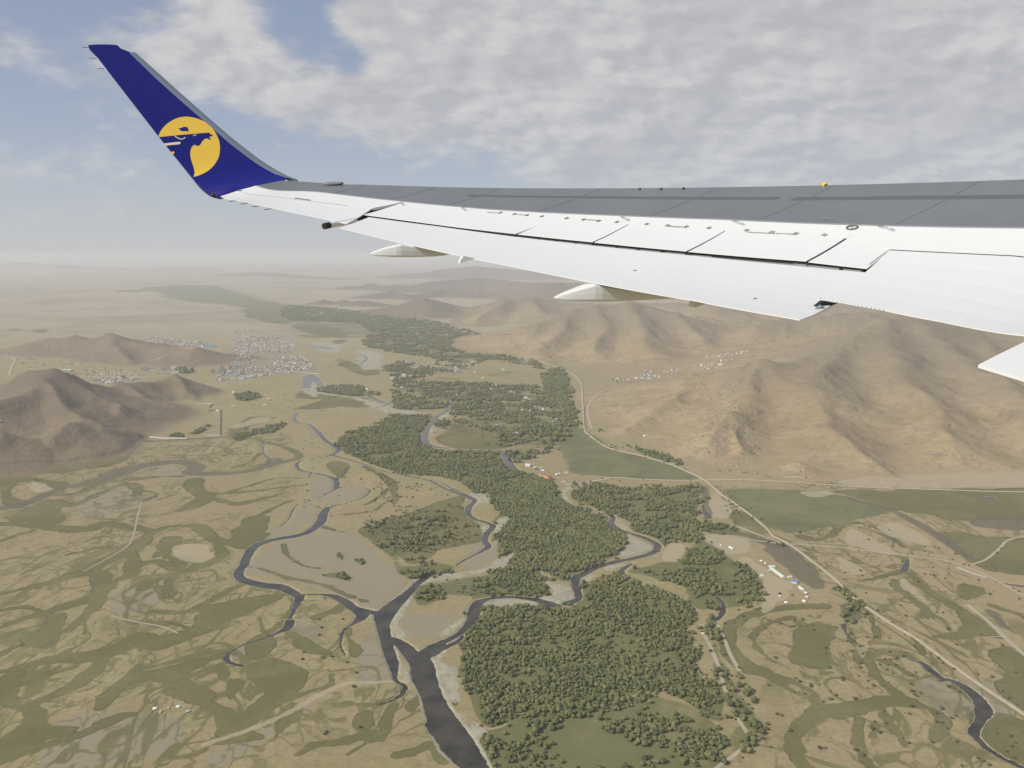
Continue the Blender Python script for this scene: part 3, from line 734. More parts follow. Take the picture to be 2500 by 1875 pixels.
def ground_z(x, y):
    """height of the finished ground by looking into the grid"""
    x = np.atleast_1d(np.asarray(x, float)); y = np.atleast_1d(np.asarray(y, float)); r = np.hypot(x, y); a = np.arctan2(x, y)
    i = np.clip(np.searchsorted(RR, r) - 1, 0, NR - 2); j = np.clip(np.searchsorted(AZ, a) - 1, 0, NA - 2)
    fr = np.clip((r - RR[i]) / (RR[i + 1] - RR[i]), 0, 1); fa = np.clip((a - AZ[j]) / (AZ[j + 1] - AZ[j]), 0, 1)
    return (ZG[i, j] * (1 - fa) + ZG[i, j + 1] * fa) * (1 - fr) + (ZG[i + 1, j] * (1 - fa) + ZG[i + 1, j + 1] * fa) * fr
def sample(F_, x, y):
    r = np.hypot(x, y); a = np.arctan2(x, y); i = np.clip(np.searchsorted(RR, r), 0, NR - 1); j = np.clip(np.searchsorted(AZ, a), 0, NA - 1); return F_[i, j]

def ground_material():
    m = bpy.data.materials.new("steppe_ground"); m.use_nodes = True; q = NT(m.node_tree); b = q.n['Principled BSDF']
    g = q.new('ShaderNodeNewGeometry'); P = g.outputs['Position']
    sp = q.new('ShaderNodeSeparateXYZ'); q.put(sp.inputs[0], P); cx = q.new('ShaderNodeCombineXYZ'); q.put(cx.inputs[0], sp.outputs[0]); q.put(cx.inputs[1], sp.outputs[1]); XY = cx.outputs[0]
    nb = q.noise(XY, 1 / 900, 4, .55); nm = q.noise(XY, 1 / 160, 5, .6, .6); nf = q.noise(XY, 1 / 22, 4, .65); nt = q.noise(XY, 1 / 5.0, 3, .7)
    s2 = q.new('ShaderNodeVectorMath', operation='MULTIPLY'); q.put(s2.inputs[0], XY); s2.inputs[1].default_value = (.8, 1.0, 1); j2 = q.math('MULTIPLY', q.math('SUBTRACT', q.noise(s2.outputs[0], 1 / 38, 4, .65, .8), .5), 3.6)
    soil = q.mix(q.step(nm, .35, .65), (.295, .243, .118), (.352, .290, .150))
    soil = q.mix(q.step(nb, .40, .62), soil, (.330, .260, .142))
    soil = q.mix(q.math('MULTIPLY', q.step(nf, .40, .66), .45), soil, (.228, .195, .092))
    # old meander scars: olive bands and lobes over the flood plain
    st = q.new('ShaderNodeVectorMath', operation='MULTIPLY'); q.put(st.inputs[0], XY); st.inputs[1].default_value = (1.0, .62, 1)
    r1 = q.noise(st.outputs[0], 1 / 210, 3, .5, 1.6); band = q.math('ABSOLUTE', q.math('SUBTRACT', r1, .5))
    band = q.math('SUBTRACT', 1.0, q.step(band, .006, .020))
    r2 = q.noise(st.outputs[0], 1 / 330, 3, .5, 2.2); band2 = q.math('SUBTRACT', 1.0, q.step(q.math('ABSOLUTE', q.math('SUBTRACT', r2, .47)), .008, .026)); r3 = q.noise(st.outputs[0], 1 / 95, 3, .5, 1.8); band = q.math('MAXIMUM', band, q.math('MULTIPLY', q.math('SUBTRACT', 1.0, q.step(q.math('ABSOLUTE', q.math('SUBTRACT', r3, .52)), .008, .030)), .75))
    lobe = q.step(q.noise(st.outputs[0], 1 / 120, 3, .5, 1.2), .59, .66)
    fl = q.step(q.attr('flood'), .4, .9)
    gate = q.step(q.noise(XY, 1 / 500, 2), .36, .52)
    proc = q.math('MULTIPLY', q.math('MULTIPLY', q.math('MAXIMUM', q.math('MAXIMUM', band, band2), q.math('MULTIPLY', lobe, .45)), gate), q.math('MULTIPLY', fl, .9))
    jit = q.math('MULTIPLY', q.math('SUBTRACT', q.noise(XY, 1 / 14, 3, .6), .5), .55)
    def msk(name, lo=.36, hi=.64, amp=1.0):
        return q.step(q.math('ADD', q.attr(name), q.math('MULTIPLY', jit, amp)), lo, hi)
    mead = q.math('MAXIMUM', q.step(q.math('ADD', q.math('ADD', q.attr('meadow'), jit), q.math('MINIMUM', q.math('ADD', j2, .25), 0.0)), .36, .62), proc)
    mcol = q.mix(q.step(nm, .4, .62), (.128, .122, .046), (.170, .155, .066)); mcol = q.mix(q.math('MULTIPLY', q.step(q.noise(XY, 1 / 11, 4, .75), .42, .64), .5), mcol, (.095, .095, .042))
    soil = q.mix(q.math('MULTIPLY', q.step(q.noise(XY, 1 / 9, 4, .75), .42, .64), .52), soil, (.20, .17, .095))
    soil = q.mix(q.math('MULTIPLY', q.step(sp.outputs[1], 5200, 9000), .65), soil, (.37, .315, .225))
    soil = q.mix(q.math('MULTIPLY', q.step(sp.outputs[0], 200, 1300), .55), soil, (.37, .272, .160))
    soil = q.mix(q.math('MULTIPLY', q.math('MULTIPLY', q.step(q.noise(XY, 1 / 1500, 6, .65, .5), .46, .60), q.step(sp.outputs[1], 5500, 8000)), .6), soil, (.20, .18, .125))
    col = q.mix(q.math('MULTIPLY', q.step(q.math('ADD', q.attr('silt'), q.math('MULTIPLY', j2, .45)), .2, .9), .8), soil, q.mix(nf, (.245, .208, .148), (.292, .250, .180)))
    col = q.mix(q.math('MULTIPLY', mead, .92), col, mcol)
    ma = q.attr('meadow'); rim = q.math('SUBTRACT', 1.0, q.step(q.math('ABSOLUTE', q.math('SUBTRACT', q.math('ADD', ma, q.math('MULTIPLY', jit, .7)), .62)), .04, .22)); col = q.mix(q.math('MULTIPLY', q.math('MULTIPLY', rim, q.step(q.noise(XY, 1 / 75, 2), .46, .58)), .75), col, (.085, .083, .042))
    fm = q.math('MULTIPLY', q.step(q.math('ADD', q.math('ADD', q.attr('field'), jit), q.math('MINIMUM', q.math('ADD', j2, .35), 0.0)), .2, .8), .86); col = q.mix(fm, col, q.mix(q.step(q.math('ADD', q.math('MULTIPLY', nm, .6), q.math('MULTIPLY', nf, .4)), .38, .62), (.098, .115, .050), (.165, .165, .080)))
    col = q.mix(q.math('MULTIPLY', msk('dark'), .8), col, q.mix(nf, (.095, .088, .060), (.15, .13, .085)))
    col = q.mix(q.math('MULTIPLY', msk('bare'), .75), col, q.mix(nf, (.36, .30, .195), (.42, .35, .24)))
    wm = q.math('MULTIPLY', q.step(q.math('ADD', q.attr('wood'), q.math('MULTIPLY', q.math('SUBTRACT', nm, .5), 1.1)), .42, .72), .9)
    col = q.mix(wm, col, q.mix(nf, (.095, .106, .038), (.165, .162, .066)))
    col = q.mix(q.step(q.math('ADD', q.attr('gravel'), q.math('MULTIPLY', jit, .8)), .42, .66), col, q.mix(q.step(q.math('ADD', q.math('MULTIPLY', nf, .5), q.math('MULTIPLY', nt, .5)), .38, .62), (.255, .235, .165), (.405, .375, .275)))
    # hills: brown, with darker rock on steep faces and crests, paler washes lower down
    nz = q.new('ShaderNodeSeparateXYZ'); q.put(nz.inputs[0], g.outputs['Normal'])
    hn = q.noise(P, 1 / 260, 5, .62, .5); hf = q.noise(P, 1 / 38, 5, .7, .4)
    hc = q.mix(q.step(hn, .38, .64), (.30, .222, .122), (.372, .285, .165)); hc = q.mix(q.math('MULTIPLY', q.step(hf, .48, .66), .62), hc, (.205, .165, .105)); hc = q.mix(q.math('MULTIPLY', q.step(q.noise(P, 1 / 90, 6, .7, .9), .52, .64), .45), hc, (.19, .155, .105))
    hr = q.math('MULTIPLY', q.step(q.math('ADD', q.attr('up'), q.math('MULTIPLY', q.math('SUBTRACT', hn, .5), 260)), 55, 200), .62)
    hc = q.mix(hr, hc, q.mix(hf, (.165, .135, .098), (.24, .195, .135)))
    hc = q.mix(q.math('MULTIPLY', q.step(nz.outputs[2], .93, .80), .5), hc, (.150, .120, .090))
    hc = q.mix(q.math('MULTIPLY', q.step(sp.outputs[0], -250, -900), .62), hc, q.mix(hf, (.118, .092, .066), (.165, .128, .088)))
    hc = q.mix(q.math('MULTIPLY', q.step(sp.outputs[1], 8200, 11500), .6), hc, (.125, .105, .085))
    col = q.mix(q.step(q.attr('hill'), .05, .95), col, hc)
    col = q.mix(q.math('MULTIPLY', msk('dark', .45, .8), q.math('MULTIPLY', q.attr('hill'), .5)), col, (.12, .095, .065))
    q.put(b.inputs['Base Color'], col); b.inputs['Roughness'].default_value = .95; b.inputs['Specular IOR Level'].default_value = .15
    bp = q.new('ShaderNodeBump'); bp.inputs['Strength'].default_value = .38; bp.inputs['Distance'].default_value = 1.0
    hgt = q.math('ADD', q.math('MULTIPLY', hf, 16), q.math('MULTIPLY', q.noise(P, 1 / 110, 4, .6, .8), 30))
    q.put(bp.inputs['Height'], q.math('MULTIPLY', hgt, q.math('MULTIPLY', q.attr('hill'), 1.0))); q.put(b.inputs['Normal'], bp.outputs[0])
    return m
def water_material():
    m = bpy.data.materials.new("river_water"); m.use_nodes = True; q = NT(m.node_tree); b = q.n['Principled BSDF']
    g = q.new('ShaderNodeNewGeometry'); n = q.noise(g.outputs['Position'], 1 / 40, 3)
    q.put(b.inputs['Base Color'], q.mix(q.step(n, .35, .65), (.028, .027, .022), (.068, .058, .042)))
    b.inputs['Roughness'].default_value = .12; b.inputs['IOR'].default_value = 1.33; b.inputs['Specular IOR Level'].default_value = .35
    bp = q.new('ShaderNodeBump'); bp.inputs['Strength'].default_value = .25; bp.inputs['Distance'].default_value = .15
    q.put(bp.inputs['Height'], q.noise(g.outputs['Position'], 1 / 3, 3)); q.put(b.inputs['Normal'], bp.outputs[0]); return m
ground.data.materials.append(ground_material()); water.data.materials.append(water_material())

# haze: one closed box of thin even air; the sky stays outside it
HZ = 4.2e-5
def build_haze():
    S = 125000.0; zb = -ALT - 6.0; zt = 12.0
    v = [(x, y, z) for z in (zb, zt) for x, y in ((-S, -S), (S, -S), (S, S), (-S, S))]
    f = [(3, 2, 1, 0), (4, 5, 6, 7), (0, 1, 5, 4), (1, 2, 6, 5), (2, 3, 7, 6), (3, 0, 4, 7)]
    m = bpy.data.materials.new("thin_haze"); m.use_nodes = True; n = m.node_tree; n.nodes.clear()
    pv = n.nodes.new('ShaderNodeVolumePrincipled'); pv.inputs['Color'].default_value = (.885, .895, .92, 1); pv.inputs['Density'].default_value = HZ; pv.inputs['Anisotropy'].default_value = 0.0
    o = n.nodes.new('ShaderNodeOutputMaterial'); n.links.new(pv.outputs[0], o.inputs['Volume'])
    h = mesh('haze', v, f, m); set_props(h, kind='stuff'); return h
haze = build_haze()
# ------------------------------------------------------------------ the wing: o metres outboard, s metres forward, z up, seen from the cabin window at the origin
OA = R(-17.6); OV = np.array([math.sin(OA), math.cos(OA), 0]); SV = np.array([math.cos(OA), -math.sin(OA), 0]); ZV = np.array([0, 0, 1.0])
def osz(o, s, z): return np.asarray(o)[..., None] * OV + np.asarray(s)[..., None] * SV + np.asarray(z)[..., None] * ZV
def le_plan(o): return 1.7 + .675 * (20.5 - o)
def te_flap(o): return -1.05 + .42 * (21.4 - o)
def te_ail(o): return -.75 + .42 * (21.4 - o)
def hit_plan(p, plan):
    """photo points (u, v) whose place in plan lies on s = plan(o)"""
    out = []
    for u, v in p[:, :2]:
        r = ray(u, v); a, b, c = r @ OV, r @ SV, r[2]
        lo, hi = 1.0, 60.0
        f = lambda k: b * k - plan(a * k)
        for _ in range(60):
            mid = (lo + hi) / 2
            if (f(lo) > 0) == (f(mid) > 0): lo = mid
            else: hi = mid
        out.append((a * lo, b * lo, c * lo))
    return np.array(out)
LEP = trace('S 702.5,441.8 800,446 900,450.8 1010,454.5 1120,457.5 1300,459.7 1559.5,459 1800,456.5 2018,452 2250,446 2500,438')
TEA = trace('S 536,479 626.6,500.5 720,520 807.4,538.5')
TEF = trace('S 828,555.7 860,564 972,590.3 1102,618.9 1260,651 1428,684.6 1700,733 1900,769.4 1954,779.4')
TEI = trace('S 2012,733 2150,759 2300,789 2458,819')
L3, A3, F3, I3 = hit_plan(LEP, le_plan), hit_plan(TEA, te_ail), hit_plan(TEF, te_flap), hit_plan(TEI, lambda o: 5.35)
pts = np.vstack([L3, L3, A3, F3, I3])
def basis(o, s): return np.stack([np.ones_like(o), o, s, o * o, o * s, s * s, o ** 3, s * o * o], -1)
ZC, *_ = np.linalg.lstsq(basis(pts[:, 0], pts[:, 1]), pts[:, 2], rcond=None)
def zs(o, s): o = np.asarray(o, float); s = np.asarray(s, float); return basis(o, s) @ ZC

# the surface runs on through the blended root into the winglet: l metres from o = 20, outboard along the skin
O0 = 20.0; _e = 1e-3
PH0 = math.atan(float((zs(O0 + _e, .9) - zs(O0 - _e, .9)) / (2 * _e))); PH1 = R(75.5); LB = 1.75
_l = np.linspace(0, 6.5, 1301); _ph = PH0 + (PH1 - PH0) * (lambda q: q * q * (3 - 2 * q))(np.clip(_l / LB, 0, 1)); _dl = _l[1]
_o = O0 + np.concatenate([[0], np.cumsum(np.cos(_ph[:-1]) * _dl)]); _z = np.concatenate([[0], np.cumsum(np.sin(_ph[:-1]) * _dl)])
QS = float((zs(O0, 1.8) - zs(O0, 0.0)) / 1.8); Z00 = float(zs(O0, .9))
def surf(l, s, dn=0.0):
    l = np.asarray(l, float); s = np.asarray(s, float); dn = np.asarray(dn, float) + 0 * l
    lp = np.clip(l, 0, 6.5); ph = np.interp(lp, _l, _ph)
    o = np.where(l < 0, O0 + l, np.interp(lp, _l, _o)); z = np.where(l < 0, zs(O0 + l, s), Z00 + QS * (s - .9) + np.interp(lp, _l, _z))
    # blend the two descriptions of the skin over the last metre before the root
    w = np.clip(1 + l, 0, 1) * (l < 0); z = z * (1 - w) + w * (Z00 + QS * (s - .9) + l * math.tan(PH0))
    o = o - np.where(l < 0, 0, np.sin(ph)) * dn; z = z + np.where(l < 0, 1, np.cos(ph)) * dn
    return osz(o, s, z)
def on_surf(p, lmin=-19.0, lmax=6.0):
    """photo points -> (l, s) on that surface"""
    out = []
    for u, v in np.atleast_2d(np.asarray(p, float))[:, :2]:
        r = ray(u, v); a, b, c = r @ OV, r @ SV, r[2]; ls = np.linspace(lmin, lmax, 900)
        def g_(l):
            P0 = surf(l, 0 * l); o = P0 @ OV; k = o / a; s = b * k; z = surf(l, s)[..., 2]
            return c * k - z, s, o, k
        g, s, o, k = g_(ls)
        win = np.where(ls < 0, (s > te_flap(o) - 1.8) & (s < le_plan(o) + .9), (s > -6) & (s < 3.5)); gg = np.where(win, g, np.nan)
        ix = np.where(gg[:-1] * gg[1:] <= 0)[0]
        if len(ix) == 0: i = int(np.nanargmin(np.abs(gg))); out.append((ls[i], s[i])); continue
        i = ix[0]; lo, hi = ls[i], ls[i + 1]; s0 = gg[i] > 0
        for _ in range(30):
            mid = np.array([(lo + hi) / 2]); gm, sm, _, _ = g_(mid)
            if (gm[0] > 0) == s0: lo = mid[0]
            else: hi = mid[0]
        out.append((lo, float(g_(np.array([lo]))[1][0])))
    return np.array(out)
def on_plane_o(p, o):
    """photo points -> (s, z) on the upright plane at o"""
    out = []
    for u, v in np.atleast_2d(p)[:, :2]:
        r = ray(u, v); k = o / (r @ OV); out.append(((r @ SV) * k, r[2] * k))
    return np.array(out)
M_WHITE = mat('white_wing_paint', (.715, .722, .70), .36, var=.035, vs=.9, spec=.4)
M_GREY = mat('grey_wing_paint', (.155, .165, .172), .42, var=.14, vs=.9, spec=.35)
M_JOINT = mat('painted_joint', (.132, .140, .147), .45)
M_DGREY = mat('walkway_paint', (.100, .108, .110), .6)
M_BLUE = mat('deep_blue_paint', (.008, .010, .185), .22, spec=.5, coat=.15)
M_GOLD = mat('golden_yellow_film', (.93, .60, .07), .3, coat=.3)
M_PALE = mat('pale_outline_film', (.86, .74, .50), .35)
M_METAL = mat('brushed_aluminium', (.40, .43, .46), .38, metal=.85, var=.1, vs=6)
M_GAPBLK = mat('painted_gap_dark', (.014, .014, .012), .8)  # near black: shade of the flap gap put into the colour; also dark joints
M_SEAL = mat('grey_rubber_seal', (.26, .27, .27), .6)
M_BLACK = mat('black_rubber', (.02, .02, .02), .5)
M_MARK = mat('dark_marking', (.10, .10, .10), .6)
M_YEL = mat('yellow_paint', (.75, .52, .03), .5)
M_FAIR = mat('fairing_paint', (.74, .75, .72), .38, var=.02, vs=2)

wing = empty('aircraft_wing', tuple(osz(np.array(2.0), np.array(7.0), np.array(0.0))))
set_props(wing, 'white and grey airliner wing with a tall blue winglet reaching across the sky', 'airplane wing')
WINV = Matrix.Translation(wing.location).inverted()
def wpart(name, verts, faces, mats, parent=None, sm=False, mi=None):
    wl = np.array(wing.location); o = mesh(name, np.asarray(verts) - wl, faces, mats, None, sm, mi); o.parent = parent or wing
    return o
def resample(p, n):
    d = np.concatenate([[0], np.cumsum(np.hypot(*np.diff(p, axis=0).T))]); q = np.linspace(0, d[-1], n)
    return np.column_stack([np.interp(q, d, p[:, 0]), np.interp(q, d, p[:, 1])])
def px(s, **k): return on_surf(trace('S ' + s) if s[0].isdigit() else trace(s), **k)
def strip(name, front, rear, n=24, m=4, dn=0.0, th=(.04, .02), mats=M_WHITE, parent=None, dr=None, bow=0.0, sm=False):
    """closed slab between two curves on the skin; dn/dr: lift of the front/rear edge"""
    f, r = resample(front, n), resample(rear, n); dr = dn if dr is None else dr
    V = []; Fc = []
    for side in (0, 1):
        for i in range(m + 1):
            k = i / m; q = f * (1 - k) + r * k; off = dn * (1 - k) + dr * k + bow * 4 * k * (1 - k)
            if side: off = off - (th[0] * (1 - k) + th[1] * k) 
            V.append(surf(q[:, 0], q[:, 1], off))
    V = np.array(V).reshape(-1, 3); N1 = (m + 1) * n
    for i in range(m):
        for j in range(n - 1):
            a = i * n + j; Fc.append((a, a + 1, a + n + 1, a + n)); b = N1 + a; Fc.append((b, b + n, b + n + 1, b + 1))
    for j in range(n - 1): Fc.append((j, N1 + j, N1 + j + 1, j + 1)); a = m * n + j; Fc.append((a, a + 1, N1 + a + 1, N1 + a))
    for i in range(m): a = i * n; Fc.append((a, a + n, N1 + a + n, N1 + a)); a = i * n + n - 1; Fc.append((a, N1 + a, N1 + a + n, a + n))
    return wpart(name, V, Fc, mats, parent, sm)

GW = px('624.8,453.5 760,467.5 900,484 1040,498.5 1182,511 1300,518.3 1500,527 1768,537 1990,547 2211,553.5 2500,558'); GW = np.vstack([GW, GW[-1] + (GW[-1] - GW[-2]) * 2.2])
LEc = px('688,440.8 724.4,442.6 800,446 900,450.8 1010,454.5 1120,457.5 1300,459.7 1559.5,459 1800,456.5 2018,452 2250,446 2500,438')
LEc = np.vstack([LEc, [-14.5, le_plan(5.5)], [-18.0, le_plan(2.0)]])
# grey upper skin, chordwise bow dies out at the silhouette
skin = strip('upper_skin', LEc, GW, 60, 8, 0.0, (.05, .05), M_GREY, sm=False)
# rounded leading edge and the underside
fr = resample(LEc, 60); prof = [(0, -.004), (.05, -.02), (.10, -.06), (.13, -.13), (.11, -.21), (.04, -.28), (-.3, -.36), (-.5, -.38)]
V = []
for k, (ds, dz) in enumerate(prof):
    sc_ = np.clip(.55 - fr[:, 0] * .09, .5, 2.0); V.append(surf(fr[:, 0] + .0, fr[:, 1] + ds * sc_, dz * sc_))
V = np.array(V).reshape(-1, 3); wpart('leading_edge', V, [(i * 60 + j, i * 60 + j + 1, (i + 1) * 60 + j + 1, (i + 1) * 60 + j) for i in range(len(prof) - 1) for j in range(59)], M_METAL, sm=True)
TEall = np.vstack([px('555,483 626.6,500.5 720,520 807.4,538.5'), px('860,564 972,590 1102,619 1260,651 1428,684.6 1700,733 1950,775'), px('2020,734 2150,759 2300,789 2455,818')])
TEall = TEall[np.argsort(-TEall[:, 0])]; TEall = np.vstack([TEall, [-18, 5.4]])
fr2 = LEc - [0, .4]; re2 = TEall + np.column_stack([0 * TEall[:, 0], np.interp(-TEall[:, 0], [3, 8, 12.5], [1.0, 2.4, 4.4])])
strip('lower_skin', fr2, re2, 40, 4, -.30, (.03, .02), M_GREY, dr=-.22)
# white fixed panels behind the grey skin
HINGE = px('1262,527.3 1348,533 1535.8,547 1771.5,563 2065.8,580.4 2170,588')
gwi = GW[(GW[:, 0] < -4.6)]
def gw_between(l0, l1):
    q = GW[(GW[:, 0] < l0) & (GW[:, 0] > l1)]; s = lambda l: float(np.interp(-l, -GW[:, 0], GW[:, 1]))
    return np.vstack([[l0, s(l0)], q, [l1, s(l1)]])
AH = px('581,465 680,478.5 790,493.5 911,508')
tip_fr = gw_between(GW[0, 0], AH[-1, 0] + .04)
strip('tip_panel', tip_fr, AH, 26, 3, .002, (.05, .05))
A_R = px('911,508 815,541'); A_T = px('538,479.6 626.6,500.5 720,520 807.4,538.5 846,547')
blue_low = px('583.6,463 536,478.8')
aileron = strip('outboard_aileron', px('579,466.2 680,479.4 790,494.3 909,508.6'), A_T, 26, 4, .004, (.03, .008))
for a, b in (('1222,303', '1428,330'), ('445,190', '505,203')):
    q = px('x ' + a + ' ' + b); strip('aileron_fitting', q, q - [0, .022], 4, 1, .018, (.02, .02), M_MARK, aileron)
P1f = gw_between(AH[-1, 0] + .02, HINGE[1, 0] + .05); P1r = px('889,524 1000,539 1130,556 1260,570.6')
strip('outboard_trailing_panel', P1f, P1r, 26, 4, .002, (.03, .010))
strip('midspan_trailing_panel', gw_between(HINGE[1, 0] + .04, HINGE[4, 0]), HINGE[1:5] + [0, .012], 26, 3, .002, (.02, .02))
P5r = px('1974,638.9 2117,655'); P5 = px('2068,582 2170,611.5')
strip('inboard_trailing_panel', np.vstack([px('2068,581.5')[0] + [0, .03], px('2169,613')[0] + [0, .03]]), P5r, 10, 4, .001, (.02, .010))
inner_r = px('2170,611.5 2330,619.5 2500,627.5'); inner_r = np.vstack([inner_r, inner_r[-1] + (inner_r[-1] - inner_r[-2]) * 2])
strip('root_trailing_panel', gw_between(HINGE[4, 0] + .02, -17.5), np.vstack([px('2067.5,580.6')[0], inner_r + [0, .008]]), 26, 4, .002, (.03, .03))
# spoilers
for a, b in (('1349,533.6 1534.5,547.2', '1264.5,572.2 1447,591.1'), ('1537.5,547.4 1770,563.2', '1451,592 1676,613.6'), ('1773.5,563.4 2064.5,580.7', '1681,614.6 1968.5,637.9')):
    strip('spoiler', px(a), px(b), 14, 4, .004, (.012, .008), dr=.004)
strip('spoiler_bay', HINGE[1:5] + [.0, .05], px('1262,572 1450,592.5 1700,617 1990,641'), 20, 2, -.07, (.03, .03), M_SEAL, dr=-.05)
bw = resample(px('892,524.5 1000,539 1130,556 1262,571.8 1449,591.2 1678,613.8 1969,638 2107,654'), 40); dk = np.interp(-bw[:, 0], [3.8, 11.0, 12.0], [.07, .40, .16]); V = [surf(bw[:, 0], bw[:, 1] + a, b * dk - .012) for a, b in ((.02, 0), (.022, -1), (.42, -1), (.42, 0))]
wpart('flap_gap_shade', np.array(V).reshape(-1, 3), [(i * 40 + j, i * 40 + j + 1, (i + 1) * 40 + j + 1, (i + 1) * 40 + j) for i in range(3) for j in range(39)], M_GAPBLK)  # wall under the spoiler edges, its black colour painting the gap's shade
for a, b in (('1264,573.2 1312,578.7', '1264,575.4 1312,580.9'), ('1318,579.3 1354,583', '1318,581.5 1354,585.2'), ('1361,583.6 1402,587.6', '1361,586 1402,590'), ('1409,588 1443,591.5', '1409,590.6 1443,594'),
             ('1459,594 1502,598', '1459,596.5 1502,600.6'), ('1511,599 1553,603', '1511,601.6 1553,605.8'), ('1563,603.5 1613,608.5', '1563,606.5 1613,611.7'), ('1624,609.5 1672,614', '1624,612.8 1672,617.4'),
             ('1692,616.4 1738,620.3', '1692,618.6 1738,622.4'), ('1937,637 1968,639.6', '1937,640 1968,643'), ('1981,641.6 2049,648.5', '1981,646 2049,653'), ('2059,650 2104,654.4', '2059,654 2102,657.6')):
    strip('flap_seal', px(a), px(b), 4, 1, -.03, (.01, .01), M_SEAL)
# outboard flap: rounded nose dips under the spoilers
FF = px('900,529.6 1075,552.5 1262,577.6 1455,599.6 1686,622.6 1980,651 2112,665'); FT = px('830,555.9 972,590.3 1102,618.9 1260,651 1428,684.6 1700,733 1900,769.4 1953,779')
f, r = resample(FF, 44), resample(FT, 44); V = []
cs = [(-.06, -.34), (-.06, -.20), (-.045, -.10), (-.02, -.03), (0, 0.0)] ; m = 6
fk = np.interp(-f[:, 0], [4, 11.0, 11.9, 12.6], [.28, 1.0, .22, .12])
for ds, dz in cs[:-1]: V.append(surf(f[:, 0], f[:, 1] - ds, dz * fk))
for i in range(m + 1): k = i / m; q = f * (1 - k) + r * k; V.append(surf(q[:, 0], q[:, 1], -.006 + .006 * 4 * k * (1 - k)))
for i in range(m + 1): k = 1 - i / m; q = f * (1 - k) + r * k; V.append(surf(q[:, 0], q[:, 1], -.014 - .2 * (1 - k) ** 1.2 * fk))
V.append(surf(f[:, 0], f[:, 1] + .06, -.34 * fk))
nr = len(V); V = np.array(V).reshape(-1, 3); Fc = [(i * 44 + j, i * 44 + j + 1, (i + 1) * 44 + j + 1, (i + 1) * 44 + j) for i in range(nr - 1) for j in range(43)]
Fc += [tuple(i * 44 for i in range(nr)), tuple(i * 44 + 43 for i in range(nr))[::-1]]
flap = wpart('outboard_flap', V, Fc, M_WHITE)
for a in ('w 1380,337', 'c 1715,1105'):
    q = px(a)[0]; strip('drain_plug', np.array([[q[0] - .012, q[1] + .02], [q[0] + .012, q[1] + .02]]), np.array([[q[0] - .02, q[1] - .02], [q[0] + .004, q[1] - .02]]), 2, 1, .008, (.012, .012), M_SEAL, flap)
# inboard aileron and the drooped inner flap
ia_f = px('2171.5,613 2330,621.2 2500,629.2'); ia_f = np.vstack([ia_f, ia_f[-1] + [-1.2, .0]])
ia_t = px('2012,733 2150,759 2300,789 2456,818.5'); 
inb = strip('inboard_aileron', ia_f, np.vstack([ia_t, ia_t[-1] + [-.35, .02]]), 26, 5, .014, (.05, .008), bow=.004)
for k in range(16):
    q = px('%f,%f' % (2003 + k * 10.2, 730.6 + k * 2.05))[0]
    strip('rivet', np.array([[q[0] - .004, q[1] + .006], [q[0] + .004, q[1] + .006]]), np.array([[q[0] - .004, q[1] - .003], [q[0] + .004, q[1] - .003]]), 2, 1, .018, (.006, .006), M_SEAL, inb)
def on_flat(s_, z0, sl_):
    out = []
    for u, v in trace('S ' + s_)[:, :2]: r = ray(u, v); k = (z0 - sl_ * 4.0) / (r[2] - sl_ * (r @ SV)); out.append(r * k)
    return np.array(out)
q = on_flat('2388,890.5 2444,862 2500,835 2620,778 2700,740 2700,975 2620,956 2500,924', -.80, .16); n6 = len(q)
wpart('inner_flap', np.vstack([q, q - [0, 0, .02]]), [tuple(range(n6))[::-1], tuple(range(n6, 2 * n6))] + [(i, (i + 1) % n6, n6 + (i + 1) % n6, n6 + i) for i in range(n6)], M_WHITE)
# dark seal and the actuators in the open corner between flap and inboard aileron
c4 = on_plane_o(trace('S 2012,734 2043,740 2018,752 1996,763 1981,765 1955,779'), 6.95)
vv = [osz(np.array(6.95 + d), np.array(a), np.array(b)) for d in (0, .06) for a, b in c4]; n6 = len(c4)
wpart('flap_end_rib', vv, [tuple(range(n6)), tuple(range(2 * n6 - 1, n6 - 1, -1))] + [(i, (i + 1) % n6, n6 + (i + 1) % n6, n6 + i) for i in range(n6)], M_GAPBLK)
def tube(name, a, b, rad, m_, parent=None, n=10, rb=None):
    a, b = np.array(a), np.array(b); d = b - a; d = d / np.linalg.norm(d); u = np.cross(d, [0, 0, 1.0]); u /= np.linalg.norm(u); w = np.cross(d, u); rb = rad if rb is None else rb
    V = [p + r_ * (math.cos(2 * math.pi * k / n) * u + math.sin(2 * math.pi * k / n) * w) for p, r_ in ((a, rad), (b, rb)) for k in range(n)]
    Fc = [(k, (k + 1) % n, n + (k + 1) % n, n + k) for k in range(n)] + [tuple(range(n))[::-1], tuple(range(n, 2 * n))]
    return wpart(name, V, Fc, m_, parent, False)
pl = lambda s, o: [osz(np.array(o), np.array(a), np.array(b)) for a, b in on_plane_o(trace('S ' + s), o)]
a, b = pl('1987,760.5 2010,751', 6.85); tube('actuator', a, b, .022, M_METAL)
a, b = pl('1995,754 2004,748', 6.85); tube('actuator', a, b, .018, M_SEAL)
# fuel dump pipe
q = px('791,548.2 804,545.6 868,533.5'); P_ = [surf(np.array(a[0]), np.array(a[1]), -.03) for a in q]
pipe = tube('fuel_dump_pipe', P_[1], P_[2], .052, M_WHITE, n=16); tube('pipe_mouth', P_[0], P_[1], .056, M_BLACK, pipe, 16)
